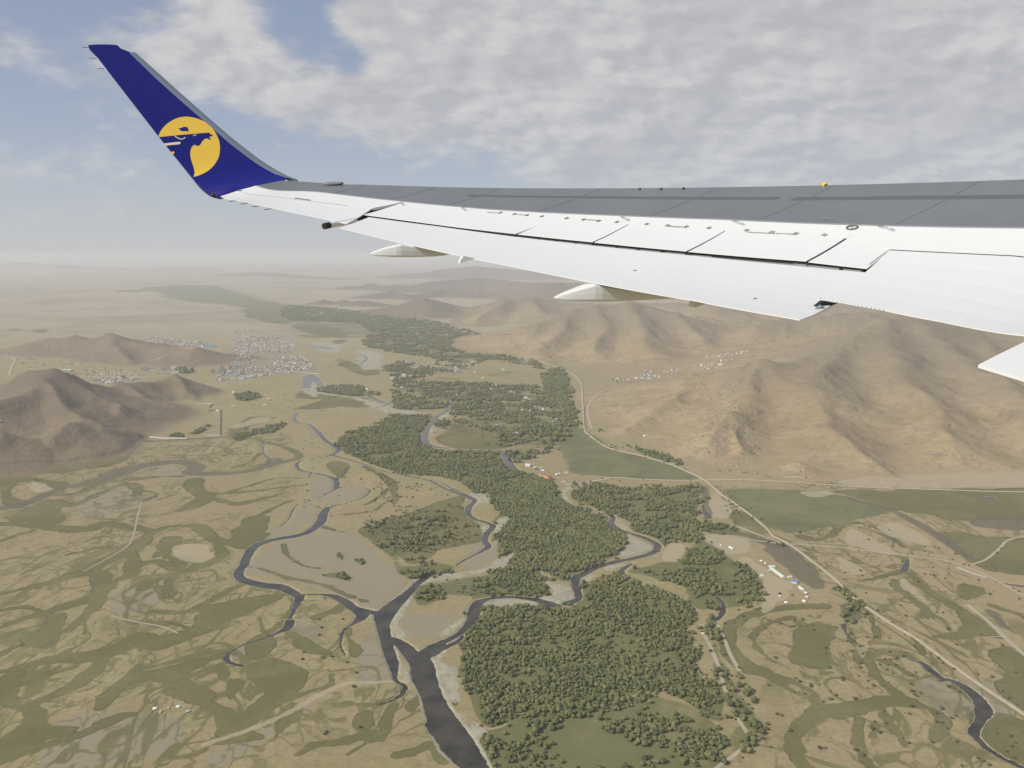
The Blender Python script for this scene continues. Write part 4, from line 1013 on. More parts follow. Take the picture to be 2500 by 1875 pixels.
# static wicks
for s in ('285,290 185,308', '430,323 330,342', '580,358 480,378', '738,396 638,414', '905,432 800,453'):
    q = trace('x ' + s); a = px('x ' + s.split()[0])[0]; A = surf(np.array(a[0]), np.array(a[1]), -.01); r = ray(q[1, 0], q[1, 1]); k = (A @ OV) / (r @ OV); tube('static_wick', A, r * k, .008, M_MARK, n=6)
for s in ('212,205 160,208', '268,288 215,290', '328,368 278,372'):
    q = trace('a ' + s); a = px('a ' + s.split()[0], lmin=0)[0]; A = surf(np.array(a[0]), np.array(a[1]), -.02); r = ray(q[1, 0], q[1, 1]); k = (A @ OV) / (r @ OV); tube('static_wick', A, r * k, .007, M_MARK, n=6)
# flap track fairings
def fairing(tip_bottom, top, hw, name='flap_track_fairing', o=12.4):
    bt = on_plane_o(trace('S ' + tip_bottom), o); tp = on_plane_o(trace('S ' + top), o)
    s0 = min(bt[:, 0].min(), tp[:, 0].min()); s1 = bt[:, 0].max() + .5; V = []; n = 18; N = 24
    for i in range(N):
        k = (i / (N - 1)) ** 1.3; s = s0 + (s1 - s0) * k; zb = np.interp(s, bt[:, 0], bt[:, 1]); zt = np.interp(s, tp[:, 0], tp[:, 1])
        zt = max(zt, zb + .02); w = hw * min(1, (k * 4.2 + .02)) ** .6; c = (zb + zt) / 2; h = (zt - zb) / 2 * min(1, (k * 30 + .15)) ** .5
        for j in range(n):
            t_ = 2 * math.pi * j / n; ex = .3
            V.append(osz(np.array(o + w * np.sign(math.cos(t_)) * abs(math.cos(t_)) ** ex), np.array(s), np.array(c + h * np.sign(math.sin(t_)) * abs(math.sin(t_)) ** ex)))
    Fc = [(i * n + j, i * n + (j + 1) % n, (i + 1) * n + (j + 1) % n, (i + 1) * n + j) for i in range(N - 1) for j in range(n)] + [tuple(range(n))[::-1], tuple(range((N - 1) * n, N * n))]
    o_ = wpart(name, V, Fc, M_FAIR, sm=False); return o_
fairing('904,622 920,625 960,627.5 1004,628 1050,626.5 1085,624 1102,617.5', '904,617 940,604 975,596 1004,601 1102,612', .17, o=13.15)
fairing('1353,730 1380,733.5 1427,735 1480,735 1526,733.5 1600,729.5 1656,726', '1353,724 1400,706 1440,692 1484,699 1660,720', .17, o=9.40)
for s, o in (('1132,624.5 1124,636.4 1123,642.7 1160,631', 11.4), ('1695.6,732.5 1692,750 1698,750.5 1733,738', 8.0)):
    c4 = on_plane_o(trace('S ' + s), o); vv = [osz(np.array(o + d), np.array(a), np.array(b)) for d in (0, .10) for a, b in c4]
    wpart('flap_hinge_bracket', vv, [(0, 1, 2, 3), (7, 6, 5, 4)] + [(i, (i + 1) % 4, 4 + (i + 1) % 4, 4 + i) for i in range(4)], M_FAIR)
# knobs on the leading edge, the tip light fairing, walkway line
for s in ('c 820,252', 'c 985,251', 'c 1157,248'):
    q = trace(s)[0]; r = ray(q[0], q[1]); l_, s_ = on_surf(np.array([[q[0], q[1] + 4]]))[0]; A = surf(np.array(l_), np.array(s_), .0); tube('vortex_generator', A, A + np.array([.03, 0, .028]), .022, M_BLACK, n=6)
q = trace('d 675,157')[0]; l_, s_ = on_surf(np.array([[q[0], q[1] + 4]]))[0]; A = surf(np.array(l_), np.array(s_), .0); tube('escape_rope_ring', A - .02 * OV, A + .02 * OV + np.array([0, 0, .02]), .035, M_YEL, n=10)
def dome(name, c, ax, m_, parent=None):
    me_v = []; n = 12
    for i in range(7):
        p = -math.pi / 2 + math.pi * i / 6
        for j in range(n):
            t_ = 2 * math.pi * j / n; v3 = (math.cos(p) * math.cos(t_), math.cos(p) * math.sin(t_), math.sin(p)); me_v.append(c + v3[0] * ax[0] + v3[1] * ax[1] + v3[2] * ax[2])
    return wpart(name, me_v, [(i * n + j, i * n + (j + 1) % n, (i + 1) * n + (j + 1) % n, (i + 1) * n + j) for i in range(6) for j in range(n)], m_, parent, True)
A = surf(np.array([-.05]), np.array([le_plan(19.95)]), 0)[0]; dome('navigation_light_fairing', A + .03 * ZV, (.42 * (OV * .83 - SV * .55), .08 * (SV * .83 + OV * .55), .05 * ZV), M_GREY)
A = surf(np.array(.60), np.array(-.47)); dome('tip_light', A - .03 * ZV, (.05 * OV, .08 * SV, .04 * ZV), M_BLACK)
for a, b, wd in (('c -500,308 c 500,322 c 1200,329 c 1890,331', '', .05), ('d 430,270 d 1300,262 d 2212,254 d 3000,250', '', .055)):
    tk = a.split(); q = np.vstack([px(tk[i] + ' ' + tk[i + 1]) for i in range(0, len(tk), 2)]); q = resample(q, 24); strip('walkway_line', q + [0, wd], q - [0, wd], 24, 1, .006, (.004, .004), M_DGREY, skin)
# small latches along the spoiler hinges
LAT = ['y 2000,220', 'y 2190,240', 'b 1600,453', 'b 1695,461', 'b 1810,470', 'b 2000,485', 'b 2130,495'] + ['c ' + s for s in '510,505 650,514 880,530 1040,541 1185,550 1360,560 1650,578 1845,592 2030,603'.split()] + ['d 670,551']
for s in LAT:
    q = px(s)[0]
    for dx in (-.03, .035):
        a = np.array([[q[0] + dx * .7 - .008, q[1] + .035], [q[0] + dx * .7 + .004, q[1] + .035]]); strip('latch', a, a - [0.015, .07], 2, 1, .010, (.006, .006), M_MARK)
for a, b in (('c 390,495', 'c 510,505'), ('c 1040,548', 'c 1190,556'), ('c 1660,595', 'c 1845,605'), ('c 1845,605', 'c 2030,610'), ('b 1390,440', 'b 1480,447'), ('b 1620,457', 'b 1690,463')):
    q = np.vstack([px(a), px(b)]); strip('panel_joint', q, q - [0, .012], 6, 1, .0155, (.006, .006), M_SEAL)
# flat lettering on the skin
def lettering(txt, l, s, size, ang=180.0, m_=M_MARK):
    cu = bpy.data.curves.new('lettering', 'FONT'); cu.body = txt; cu.size = size; cu.align_x = 'CENTER'; cu.align_y = 'CENTER'
    tmp = bpy.data.objects.new('lettering', cu); C.objects.link(tmp); dg = bpy.context.evaluated_depsgraph_get(); me = bpy.data.meshes.new_from_object(tmp.evaluated_get(dg)); bpy.data.objects.remove(tmp)
    vs = np.array([v.co[:] for v in me.vertices]); ca, sa = math.cos(R(ang)), math.sin(R(ang)); fs = [tuple(p.vertices) for p in me.polygons]
    x = vs[:, 0] * ca - vs[:, 1] * sa; y = vs[:, 0] * sa + vs[:, 1] * ca
    V = surf(l - x, s + y, .020); return wpart('lettering', V, fs, m_)
for s, tx in (('d 1150,503', 'NO STEP'), ('c 1590,524', 'NO STEP'), ('b 735,378', 'NO STEP'), ('c 715,491', 'NO STEP'), ('b 1210,416', 'NO STEP')):
    q = px(s)[0]; lettering(tx, q[0], q[1], .075)
q = px('d 885,497')[0]
ring = [(q[0] + .075 * math.cos(a), q[1] + .075 * math.sin(a)) for a in np.linspace(0, 2 * math.pi, 24)]; ring2 = [(q[0] + .06 * math.cos(a), q[1] + .06 * math.sin(a)) for a in np.linspace(0, 2 * math.pi, 24)]
strip('lettering', np.array(ring), np.array(ring2), 24, 1, .018, (.01, .01), M_MARK); lettering('X', q[0], q[1], .09)
lettering('LIFT', q[0] + .5, q[1], .09, m_=M_SEAL)

# ------------------------------------------------------------------ winglet
TEW = px('214.9,110 282.9,198.7 387.3,333.2 466.5,429.8 485.4,451.9 512.3,472.5 536,478.8', lmin=0)
LEI = px('286,110.5 307,116.2 325.5,128.2 371.5,182.9 434.8,239.9 498.1,295.3 561.4,350.6 624.7,398.1 672.2,425 700.6,434.5', lmin=0)
LEO = px('286,110 308.2,115.8 327.2,127.5 371.5,167.1 434.8,224.1 504.4,285.8 561.4,334.8 624.7,383.9 672.2,413.9 724.4,437.7', lmin=0)
TOPE = px('214.9,110 235,108.5 254.4,108.4 270,108.6 286,110', lmin=0)
BLOW = px('536,478.8 583.6,463 624.7,453.5 660,446.5 688,440.8 700.6,434.5', lmin=-.5)
def edge(E, l): o = np.argsort(E[:, 0]); return np.interp(l, E[o, 0], E[o, 1])
nc, nv = 18, 40; rows = []
for j in range(nv + 1):
    v = j / nv; row = []
    for i in range(nc + 1):
        c = i / nc
        lb = resample(BLOW, nc + 1)[i]; lt = resample(TOPE, nc + 1)[i]
        l = lb[0] * (1 - v) + lt[0] * v; s_in = edge(TEW, l) * (1 - c) + edge(LEI, l) * c; s_b = edge(TEW, lb[0]) * (1 - c) + edge(LEI, lb[0]) * c
        k = min(1, v * 6); s = s_in + (lb[1] - s_b) * (1 - k)
        k2 = max(0, (v - .94) / .06); s = s * (1 - k2) + lt[1] * k2
        row.append((l, s, c))
    rows.append(row)
Rw = np.array(rows); V = [surf(Rw[:, :, 0], Rw[:, :, 1], 0.0)]
tk = .015 + .11 * np.sin(np.pi * np.clip(Rw[:, :, 2] * .8 + .18, 0, 1)) * (1 - .6 * np.linspace(0, 1, nv + 1)[:, None])
V.append(surf(Rw[:, :, 0], Rw[:, :, 1], -tk)); V = np.array(V).reshape(-1, 3); n1 = nc + 1; N1 = (nv + 1) * n1; Fc = []
for j in range(nv):
    for i in range(nc): a = j * n1 + i; Fc += [(a, a + 1, a + n1 + 1, a + n1), (N1 + a, N1 + a + n1, N1 + a + n1 + 1, N1 + a + 1)]
for j in range(nv): a = j * n1; Fc.append((a, a + n1, N1 + a + n1, N1 + a)); a += nc; Fc.append((a, N1 + a, N1 + a + n1, a + n1))
for i in range(nc): Fc.append((i, N1 + i, N1 + i + 1, i + 1)); a = nv * n1 + i; Fc.append((a, a + 1, N1 + a + 1, N1 + a))
winglet = wpart('winglet', V, Fc, M_BLUE); winglet['label'] = 'deep blue upturned winglet with a golden horse emblem'
# bright metal leading edge strip, rolled over outboard
LEI3 = px('316.1,129.1 371.5,182.9 434.8,239.9 498.1,295.3 561.4,350.6 624.7,398.1 672.2,425 700.6,434.5', lmin=0); n = 40; A_, B_ = resample(LEI3, n), resample(LEO[2:], n); V = []
for k, dn in ((0, .005), (.5, .004), (1.0, -.004)): q = A_ * (1 - k) + B_ * k; V.append(surf(q[:, 0], q[:, 1], dn))
for ds, dn in ((.03, -.03), (.02, -.07), (-.05, -.10)): V.append(surf(B_[:, 0], B_[:, 1] + ds, dn))
V = np.array(V).reshape(-1, 3); wpart('metal_leading_edge', V, [(i * n + j, i * n + j + 1, (i + 1) * n + j + 1, (i + 1) * n + j) for i in range(5) for j in range(n - 1)], M_METAL, winglet, True)
def decal(name, pxs, m_, dn=.004, reg='p', grid=.06, parent=winglet):
    q = on_surf(trace(reg + ' ' + pxs), lmin=0); p = [Vector(a) for a in q]; nb = len(p); lo, hi = q.min(0), q.max(0)
    for a in np.arange(lo[0] + grid, hi[0], grid):
        for b in np.arange(lo[1] + grid, hi[1], grid):
            if inside(np.array([a]), np.array([b]), q)[0] and min(seg_dist(np.array([a]), np.array([b]), q[i], q[(i + 1) % nb])[0][0] for i in range(nb)) > grid * .3: p.append(Vector((a, b)))
    r = geometry.delaunay_2d_cdt(p, [], [list(range(nb))], 1, 1e-6); vv = np.array([v[:] for v in r[0]])
    fs = []
    for f_ in r[2]:
        c = vv[list(f_)].mean(0)
        if inside(c[:1], c[1:2], q)[0]: fs.append(tuple(f_))
    return wpart(name, surf(vv[:, 0], vv[:, 1], dn), fs, m_, parent)
def stroke_px(s, w):
    p = np.array([[float(a) for a in q.split(',')] for q in s.split()]); p = smooth(np.column_stack([p, p[:, 0] * 0]), False, 4)[:, :2]; d = np.gradient(p, axis=0); d /= np.linalg.norm(d, axis=1)[:, None]; nn_ = np.column_stack([-d[:, 1], d[:, 0]]) * w / 2
    o = np.vstack([p + nn_, (p - nn_)[::-1]]); return ' '.join('%.1f,%.1f' % tuple(a) for a in o)
decal('gold_emblem', '152,598 165,545 190,490 225,432 270,375 330,315 400,262 460,225 520,193 585,167 650,151 715,141 780,138 840,141 900,150 975,165 1050,187 1125,216 1200,255 1275,308 1340,370 1400,440 1450,520 1490,600 1520,680 1535,755 1540,830 1538,915 1525,1000 1498,1080 1460,1150 1410,1225 1350,1290 1290,1342 1220,1388 1150,1425 1080,1455 1010,1478 945,1492 960,1440 968,1400 965,1360 958,1315 942,1260 920,1200 902,1140 885,1080 875,1025 871,970 874,920 885,875 900,835 920,808 940,787 965,772 985,776 1000,785 1020,796 1042,800 1068,793 1090,775 1112,745 1130,712 1154,680 1180,655 1206,638 1235,630 1262,632 1285,642 1305,656 1322,667 1338,645 1322,622 1300,605 1310,590 1340,583 1366,582 1378,575 1376,560 1370,548 1345,543 1322,524 1298,497 1100,510 900,527 700,544 500,562 330,580', M_GOLD)
decal('emblem_mane', '600,390 622,399 650,398 690,382 720,371 750,366 785,369 808,382 822,405 828,440 824,462 815,484 800,466 780,460 740,461 700,464 672,461 650,448 625,422', M_BLUE, .007)
decal('emblem_rein', stroke_px('512,563 560,598 610,628 660,641 700,638 735,622 757,600', 20), M_PALE, .006)
decal('emblem_eye', stroke_px('935,571 960,553 982,546 1008,558', 15), M_PALE, .006)
decal('emblem_bar', '272,742 450,722 630,703 650,708 655,722 645,745 625,760 460,775 303,795', M_PALE, .006)
decal('emblem_bar', '418,935 460,927 500,922 516,934 512,960 500,975 475,985 455,988', M_GOLD, .006)

# chordwise joints across the grey skin and a few along the white panels
for l_ in (-1.2, -2.9, -4.3, -6.1, -7.9, -9.4, -11.0, -12.6):
    s0 = float(np.interp(-l_, -GW[:, 0], GW[:, 1])); s1 = float(np.interp(-l_, -LEc[:, 0], LEc[:, 1])); q = np.array([[l_, s0 + .05], [l_ + .10, s1 - .1]]); strip('skin_joint', q, q + [.010, 0], 14, 1, .0035, (.003, .003), M_JOINT, skin)
q = GW.copy(); strip('edge_seal', q + [0, .03], q - [0, .012], 50, 1, .0075, (.006, .006), M_SEAL)
q = px('600,472.5 720,487 850,503'); strip('aileron_joint', q, q - [0, .014], 20, 1, .0105, (.005, .005), M_SEAL, aileron)

q = px('2171.5,613.2 2330,621.4 2500,629.4'); q = np.vstack([q, q[-1] + [-1.0, 0]]); strip('panel_gap', q + [0, .014], q - [0, .010], 14, 1, .0165, (.006, .006), M_GAPBLK)
q = px('2170.5,613.5 2148,629 2122,648'); strip('panel_gap', q + [.012, .012], q - [.004, .004], 8, 1, .0165, (.006, .006), M_SEAL)
# ------------------------------------------------------------------ roads, tracks, railway embankment: strips laid on the ground
M_DIRT = mat('pale_dirt', (.38, .33, .235), .95, var=.18, vs=1 / 25)
M_ROAD = mat('dusty_road', (.46, .42, .33), .9, var=.12, vs=1 / 20)
M_BANK = mat('railway_ballast', (.35, .295, .20), .95, var=.2, vs=1 / 12)
M_DARKT = mat('worn_brown_track', (.27, .215, .15), .95, var=.2, vs=1 / 30)
def lay(name, s, w, m_, h=.5, raised=0.0, cat_kind='structure', hill_ok=False):
    p = trace(s, w); g = np.column_stack([on_plain(p[:, 0], p[:, 1]), p[:, 2]]); g = smooth(g, False, 8)
    # even steps
    dd = np.concatenate([[0], np.cumsum(np.hypot(*np.diff(g[:, :2], axis=0).T))]); n = int(np.clip(dd[-1] / 12, 12, 500)); q = np.linspace(0, dd[-1], n)
    g = np.column_stack([np.interp(q, dd, g[:, k]) for k in range(3)]); lowq = ground_z(g[:, 0], g[:, 1]) < -ALT + 35; ed_ = np.flatnonzero(np.diff(np.concatenate([[0], lowq.astype(int), [0]]))); ed_ = ed_.reshape(-1, 2); i0, i1 = (ed_[np.argmax(ed_[:, 1] - ed_[:, 0])] if len(ed_) else (0, 0)); g = g[i0:i1]; q = q[:len(g)]
    if len(g) < 4: return None
    t_ = np.gradient(g[:, :2], axis=0); t_ /= np.linalg.norm(t_, axis=1)[:, None]; nn_ = np.column_stack([-t_[:, 1], t_[:, 0]])
    wob = 1 + .25 * (fbm(q / 30, q * 0 + hash(name) % 7, 3, 3) - .5); V = []; offs = (-.5, -.25, .25, .5)
    for k, o in enumerate(offs):
        c = g[:, :2] + nn_ * (o * g[:, 2] * wob)[:, None]; z = ground_z(c[:, 0], c[:, 1]); f = np.maximum(2.2e-4 * np.hypot(c[:, 0], c[:, 1]), h)
        z = np.maximum(z, -ALT - .6) + f + (raised if k in (1, 2) else (-f if raised else 0)); V.append(np.column_stack([c, z]))
    V = np.vstack(V); n = len(g); F_ = [(k * n + i, k * n + i + 1, (k + 1) * n + i + 1, (k + 1) * n + i)[::-1] for k in range(3) for i in range(n - 1)]
    o = mesh(name, V, F_, m_, None, True); set_props(o, kind=cat_kind); return o
lay('railway_embankment', 'S 985,770 1050,776 1099,792 1160,813 1215,833 1270,853 1310,878 1350,893 1391,910 1418,935 1424,996 1426,1035 1431,1055 1452,1073 1490,1095 1558,1111 1625,1130 1680,1152 1723,1174 1761,1206 1815,1244 1870,1288 1888,1309 1924,1327 1989,1374 2047,1421 2080,1457 2170,1519 2242,1562 2315,1617 2423,1692 2500,1743 2700,1880', 8.5, M_BANK, .5, 2.0)
lay('road', 'S 1380,1183 1460,1173 1500,1166 1560,1170 1680,1173 1800,1171 1950,1178 2100,1189 2180,1192 2300,1196 2420,1200 2600,1203', 9, M_ROAD)
lay('road', 'M 640,340 760,320 1000,400 1300,500 1550,560 1800,580 2212,610 2500,625', 7, M_DIRT)
lay('dirt_track', 'B 1830,980 1805,900 1810,850 1850,800 1940,740 2100,700 2212,682 2400,660', 9, M_DIRT)
lay('dirt_track', 'B 1790,1000 1775,850 1770,720', 8, M_DIRT)
lay('dirt_track', 'G 60,345 150,355 300,385 420,430 560,480 620,492', 8, M_DIRT)
lay('dirt_track', 'G 330,460 560,490 700,495 900,512 1100,532 1400,570 1600,590 1750,625 1950,700 2100,780 2212,845 2400,930', 8, M_DIRT)
lay('dirt_track', 'G 680,480 1000,495 1200,502 1500,560 1750,590', 5, M_DIRT)
lay('road', 'G 1760,650 1850,685 1960,720', 11, M_ROAD)
lay('dirt_track', 'G 1850,635 1950,600 2040,530 2100,470 2212,440', 7, M_DIRT)
lay('dirt_track', 'K 1700,190 1900,350 2000,450 2100,540 2212,640 2400,800', 9, M_DIRT)
lay('dirt_track', 'K 1760,495 1900,480 2020,478', 3, M_DIRT)
lay('dirt_track', 'F 1510,850 1545,900 1580,980 1610,1060 1650,1200 1710,1340 1780,1450 1790,1490 1720,1570 1600,1659 1560,1720', 7, M_DIRT)
lay('dirt_track', 'F 1600,800 1640,880 1680,980 1735,1080', 7, M_DIRT)
lay('dirt_track', 'I 650,345 700,325 800,320 890,345 990,372', 2.5, M_DIRT)
lay('dirt_track', 'D 850,430 820,540 812,590 780,680 700,740 500,850', 4, M_DIRT)
lay('dirt_track', 'D 1340,50 1290,90 1250,130', 5, M_DIRT)
lay('dirt_track', 'H 1000,290 1200,340 1450,385 1600,445', 4, M_DIRT)
lay('road', 'L -60,266 125,275 105,350 80,430', 14, M_DIRT)
lay('road', 'L 80,430 200,440 350,442', 14, M_DIRT)
lay('road', 'L 700,440 900,441 1100,443 1400,440 1560,431 1700,418 1800,400', 14, M_ROAD)
lay('dirt_track', 'L 2010,180 2060,220 2180,265 2150,310 2060,350 1960,380', 16, M_DARKT)
lay('dirt_track', 'A 920,465 1000,510 1100,560 1170,595 1240,630', 16, M_DARKT)
lay('dirt_track', 'B 610,640 610,610 640,580 800,560', 12, M_DIRT)
lay('dirt_track', 'B 1040,645 1250,650 1400,655 1540,655', 9, M_DIRT)
lay('dirt_track', 'B 1430,565 1500,590 1570,615 1700,640', 9, M_DIRT)
lay('dirt_track', 'B 660,295 760,305 860,320', 16, M_DIRT)
lay('dirt_track', 'C 380,1090 500,1100 700,1115 850,1130', 6, M_DIRT)

# ------------------------------------------------------------------ trees
def leaf_mat(name, a, b, c):
    m = bpy.data.materials.new(name); m.use_nodes = True; q = NT(m.node_tree); bs = q.n['Principled BSDF']; oi = q.new('ShaderNodeObjectInfo'); g = q.new('ShaderNodeNewGeometry')
    n = q.noise(g.outputs['Position'], .35, 3, .6); n2 = q.noise(g.outputs['Position'], 1 / 70, 2)
    k = q.math('ADD', q.math('MULTIPLY', oi.outputs['Random'], .55), q.math('MULTIPLY', n2, .6)); col = q.mix(q.step(k, .25, .85), a, b); col = q.mix(q.math('MULTIPLY', q.step(oi.outputs['Random'], .86, .95), .8), col, c)
    col = q.mix(q.math('MULTIPLY', q.step(n, .45, .7), .5), col, tuple(x * 1.35 for x in b)); q.put(bs.inputs['Base Color'], col); bs.inputs['Roughness'].default_value = .85; bs.inputs['Specular IOR Level'].default_value = .2; return m
M_LEAF = leaf_mat('broadleaf_foliage', (.064, .080, .030), (.150, .155, .058), (.185, .165, .080))
M_BUSH = leaf_mat('dry_shrub_foliage', (.070, .066, .032), (.105, .098, .048), (.12, .10, .055))
M_BARK = mat('bark', (.13, .105, .08), .9)
def crown_mesh(name, seed, lobes, m_, sub=2, flat=1.0):
    r = random.Random(seed); bm = bmesh.new()
    for k in range(lobes):
        a = r.uniform(0, 6.28); d = 0 if k == 0 else r.uniform(.25, .62); rad = r.uniform(.62, .8) if k == 0 else r.uniform(.30, .52)
        c = Vector((math.cos(a) * d, math.sin(a) * d, (r.uniform(.6, 1.25) if k else .82) * flat))
        res = bmesh.ops.create_icosphere(bm, subdivisions=sub, radius=1.0)
        for v in res['verts']:
            q = v.co.copy(); f = 1 + .30 * (vnoise(np.array([q.x * 2.3 + k * 7 + seed]), np.array([q.y * 2.3 + q.z * 1.7]), seed)[0] - .5) * 2 + r.uniform(-.11, .11)
            v.co = c + Vector((q.x * rad * f, q.y * rad * f, q.z * rad * f * .95 * flat))
    for v in bm.verts: v.co.z = max(v.co.z, .06)
    me = bpy.data.meshes.new(name); bm.to_mesh(me); bm.free(); me.materials.append(m_); return me
CROWNS = [crown_mesh('crown', 10 + k, 4 + k % 3, M_LEAF) for k in range(5)]
SHRUBS = [crown_mesh('foliage', 40 + k, 3 + k % 2, M_BUSH, 2, .7) for k in range(3)]
def trunk_mesh():
    V = []; F_ = []
    for i, (z, r_) in enumerate(((0, .07), (.3, .05), (.8, .03))):
        for k in range(6): V.append((r_ * math.cos(k * 1.047), r_ * math.sin(k * 1.047), z))
    for i in range(2):
        for k in range(6): F_.append((i * 6 + k, i * 6 + (k + 1) % 6, i * 6 + 6 + (k + 1) % 6, i * 6 + 6 + k))
    me = bpy.data.meshes.new('trunk'); me.from_pydata(V, [], F_); me.materials.append(M_BARK); return me
TRUNK = trunk_mesh()
def to_px(x, y, z=None):
    z = -ALT if z is None else z; f_ = y * CP - z * SP; return W0 / 2 + F * x / f_, H0 / 2 - F * (y * SP + z * CP) / f_
TP = []
for wi_, (dn, sp, l) in enumerate(WOODS):
    rr_ = trace(l); g = smooth(np.column_stack([on_plain(rr_[:, 0], rr_[:, 1]), rr_[:, 2]]), True, 4)[:, :2]
    x = np.arange(g[:, 0].min(), g[:, 0].max(), sp); y = np.arange(g[:, 1].min(), g[:, 1].max(), sp)
    if len(x) * len(y) > 600000: k_ = math.sqrt(len(x) * len(y) / 600000); sp *= k_; x = np.arange(g[:, 0].min(), g[:, 0].max(), sp); y = np.arange(g[:, 1].min(), g[:, 1].max(), sp)
    X, Y = np.meshgrid(x, y); X = X.ravel() + rng.uniform(-.42, .42, X.size) * sp; Y = Y.ravel() + rng.uniform(-.42, .42, Y.size) * sp
    wob = 34 * (fbm(X / 45, Y / 45, 9, 3) - .5) * 2 + rng.normal(0, 5, X.size)
    ok = inside(X + wob, Y - wob, g); X, Y = X[ok], Y[ok]
    # gaps: thin woods break up into clumps, wide ones stretched across the valley when far
    cl_ = fbm(X / (40 + sp * 4), Y / (40 + sp * 4), 60 + wi_, 4, .65); cut = np.interp(dn, [0, .5, .8, 1], [.66, .53, .455, .34])
    fine_ = fbm(X / 17, Y / 17, 160 + wi_, 2); keep = (fine_ > .29) & (cl_ > cut - .03 + rng.uniform(-.05, .05, X.size)) & (rng.random(X.size) < min(1, dn + .25))
    X, Y = X[keep], Y[keep]
    bad = (sample(WET, X, Y) > .35) | (sample(M['b'], X, Y) > .55 + rng.uniform(0, .6, X.size)) | (sample(M['g'], X, Y) > .7) | (sample(HILLM, X, Y) > .5)
    X, Y = X[~bad], Y[~bad]; TP.append(np.column_stack([X, Y, sp * rng.uniform(.34, .78, X.size) ** 1.0 * (.8 + .5 * fbm(X / 50, Y / 50, 33, 2))]))
TP = np.vstack(TP)
# roads stay open
U, V_ = to_px(TP[:, 0], TP[:, 1]); TP = TP[(U > -150) & (U < 2650) & (V_ < 2100)]
TP = TP[np.argsort(np.hypot(TP[:, 0], TP[:, 1]))]
U, V_ = to_px(TP[:, 0], TP[:, 1]); vis = (U > 5) & (U < 2495) & (V_ < 1868); first = np.where(vis)[0][:300]
one = TP[first]; rest = np.delete(TP, first, 0)
print('TREES', len(TP))
oz = ground_z(one[:, 0], one[:, 1])
for i, (x, y, s) in enumerate(one):
    e = empty('tree', (x, y, oz[i]), random.uniform(0, 6.28)); s = s * random.uniform(.85, 1.15); e.scale = (s, s, s * random.uniform(.85, 1.1))
    u_, v_ = to_px(x, y); zn = 'on the dark river bank' if u_ < 1300 else 'left of the bare clearings' if u_ < 1440 else 'among the bare clearings' if u_ < 1600 else 'towards the track'; rw = 'lowest' if v_ > 1790 else 'upper'
    set_props(e, 'leafy green tree in the %s rows of the bottom wood, %s' % (rw, zn), 'tree', 'trees in the %s rows of the bottom wood %s' % (rw, zn))
    c = bpy.data.objects.new('crown', random.choice(CROWNS)); C.objects.link(c); c.parent = e
    t_ = bpy.data.objects.new('trunk', TRUNK); C.objects.link(t_); t_.parent = e
def scatter(name, pts3, scl, kinds, protos):
    me = bpy.data.meshes.new(name); me.vertices.add(len(pts3)); me.vertices.foreach_set('co', pts3.astype(np.float32).ravel())
    o = bpy.data.objects.new(name, me); C.objects.link(o)
    for nm, ar, ty in (('size', scl, 'FLOAT'), ('turn', rng.uniform(0, 6.28, len(pts3)), 'FLOAT'), ('sort', kinds, 'INT')):
        a = me.attributes.new(nm, ty, 'POINT'); a.data.foreach_set('value', ar.astype(np.float32 if ty == 'FLOAT' else np.int32))
    ng = bpy.data.node_groups.new(name + '_scatter', 'GeometryNodeTree'); ng.interface.new_socket('Geometry', in_out='INPUT', socket_type='NodeSocketGeometry'); ng.interface.new_socket('Geometry', in_out='OUTPUT', socket_type='NodeSocketGeometry')
    N = ng.nodes; Lk = ng.links; gi = N.new('NodeGroupInput'); go = N.new('NodeGroupOutput'); ip = N.new('GeometryNodeInstanceOnPoints'); jg = N.new('GeometryNodeJoinGeometry')
    Lk.new(gi.outputs[0], ip.inputs['Points']); ip.inputs['Pick Instance'].default_value = True
    for p in protos:
        oi = N.new('GeometryNodeObjectInfo'); oi.inputs['Object'].default_value = p; oi.inputs['As Instance'].default_value = True; Lk.new(oi.outputs['Geometry'], jg.inputs[0])
    Lk.new(jg.outputs[0], ip.inputs['Instance'])
    def att(n_, ty):
        a = N.new('GeometryNodeInputNamedAttribute'); a.data_type = ty; a.inputs['Name'].default_value = n_; return a.outputs[0]
    Lk.new(att('sort', 'INT'), ip.inputs['Instance Index']); cx = N.new('ShaderNodeCombineXYZ'); Lk.new(att('turn', 'FLOAT'), cx.inputs[2]); Lk.new(cx.outputs[0], ip.inputs['Rotation'])
    cs = N.new('ShaderNodeCombineXYZ'); s_ = att('size', 'FLOAT'); [Lk.new(s_, cs.inputs[k]) for k in range(3)]; Lk.new(cs.outputs[0], ip.inputs['Scale']); Lk.new(ip.outputs[0], go.inputs[0])
    mo = o.modifiers.new('scatter', 'NODES'); mo.node_group = ng; return o
def proto_objs(meshes): return [bpy.data.objects.new('pattern', m) for m in meshes]
PC = proto_objs(CROWNS); PS = proto_objs(SHRUBS)
forest = scatter('woods', np.column_stack([rest[:, :2], ground_z(rest[:, 0], rest[:, 1])]), rest[:, 2], rng.integers(0, 5, len(rest)), PC)
set_props(forest, kind='stuff')
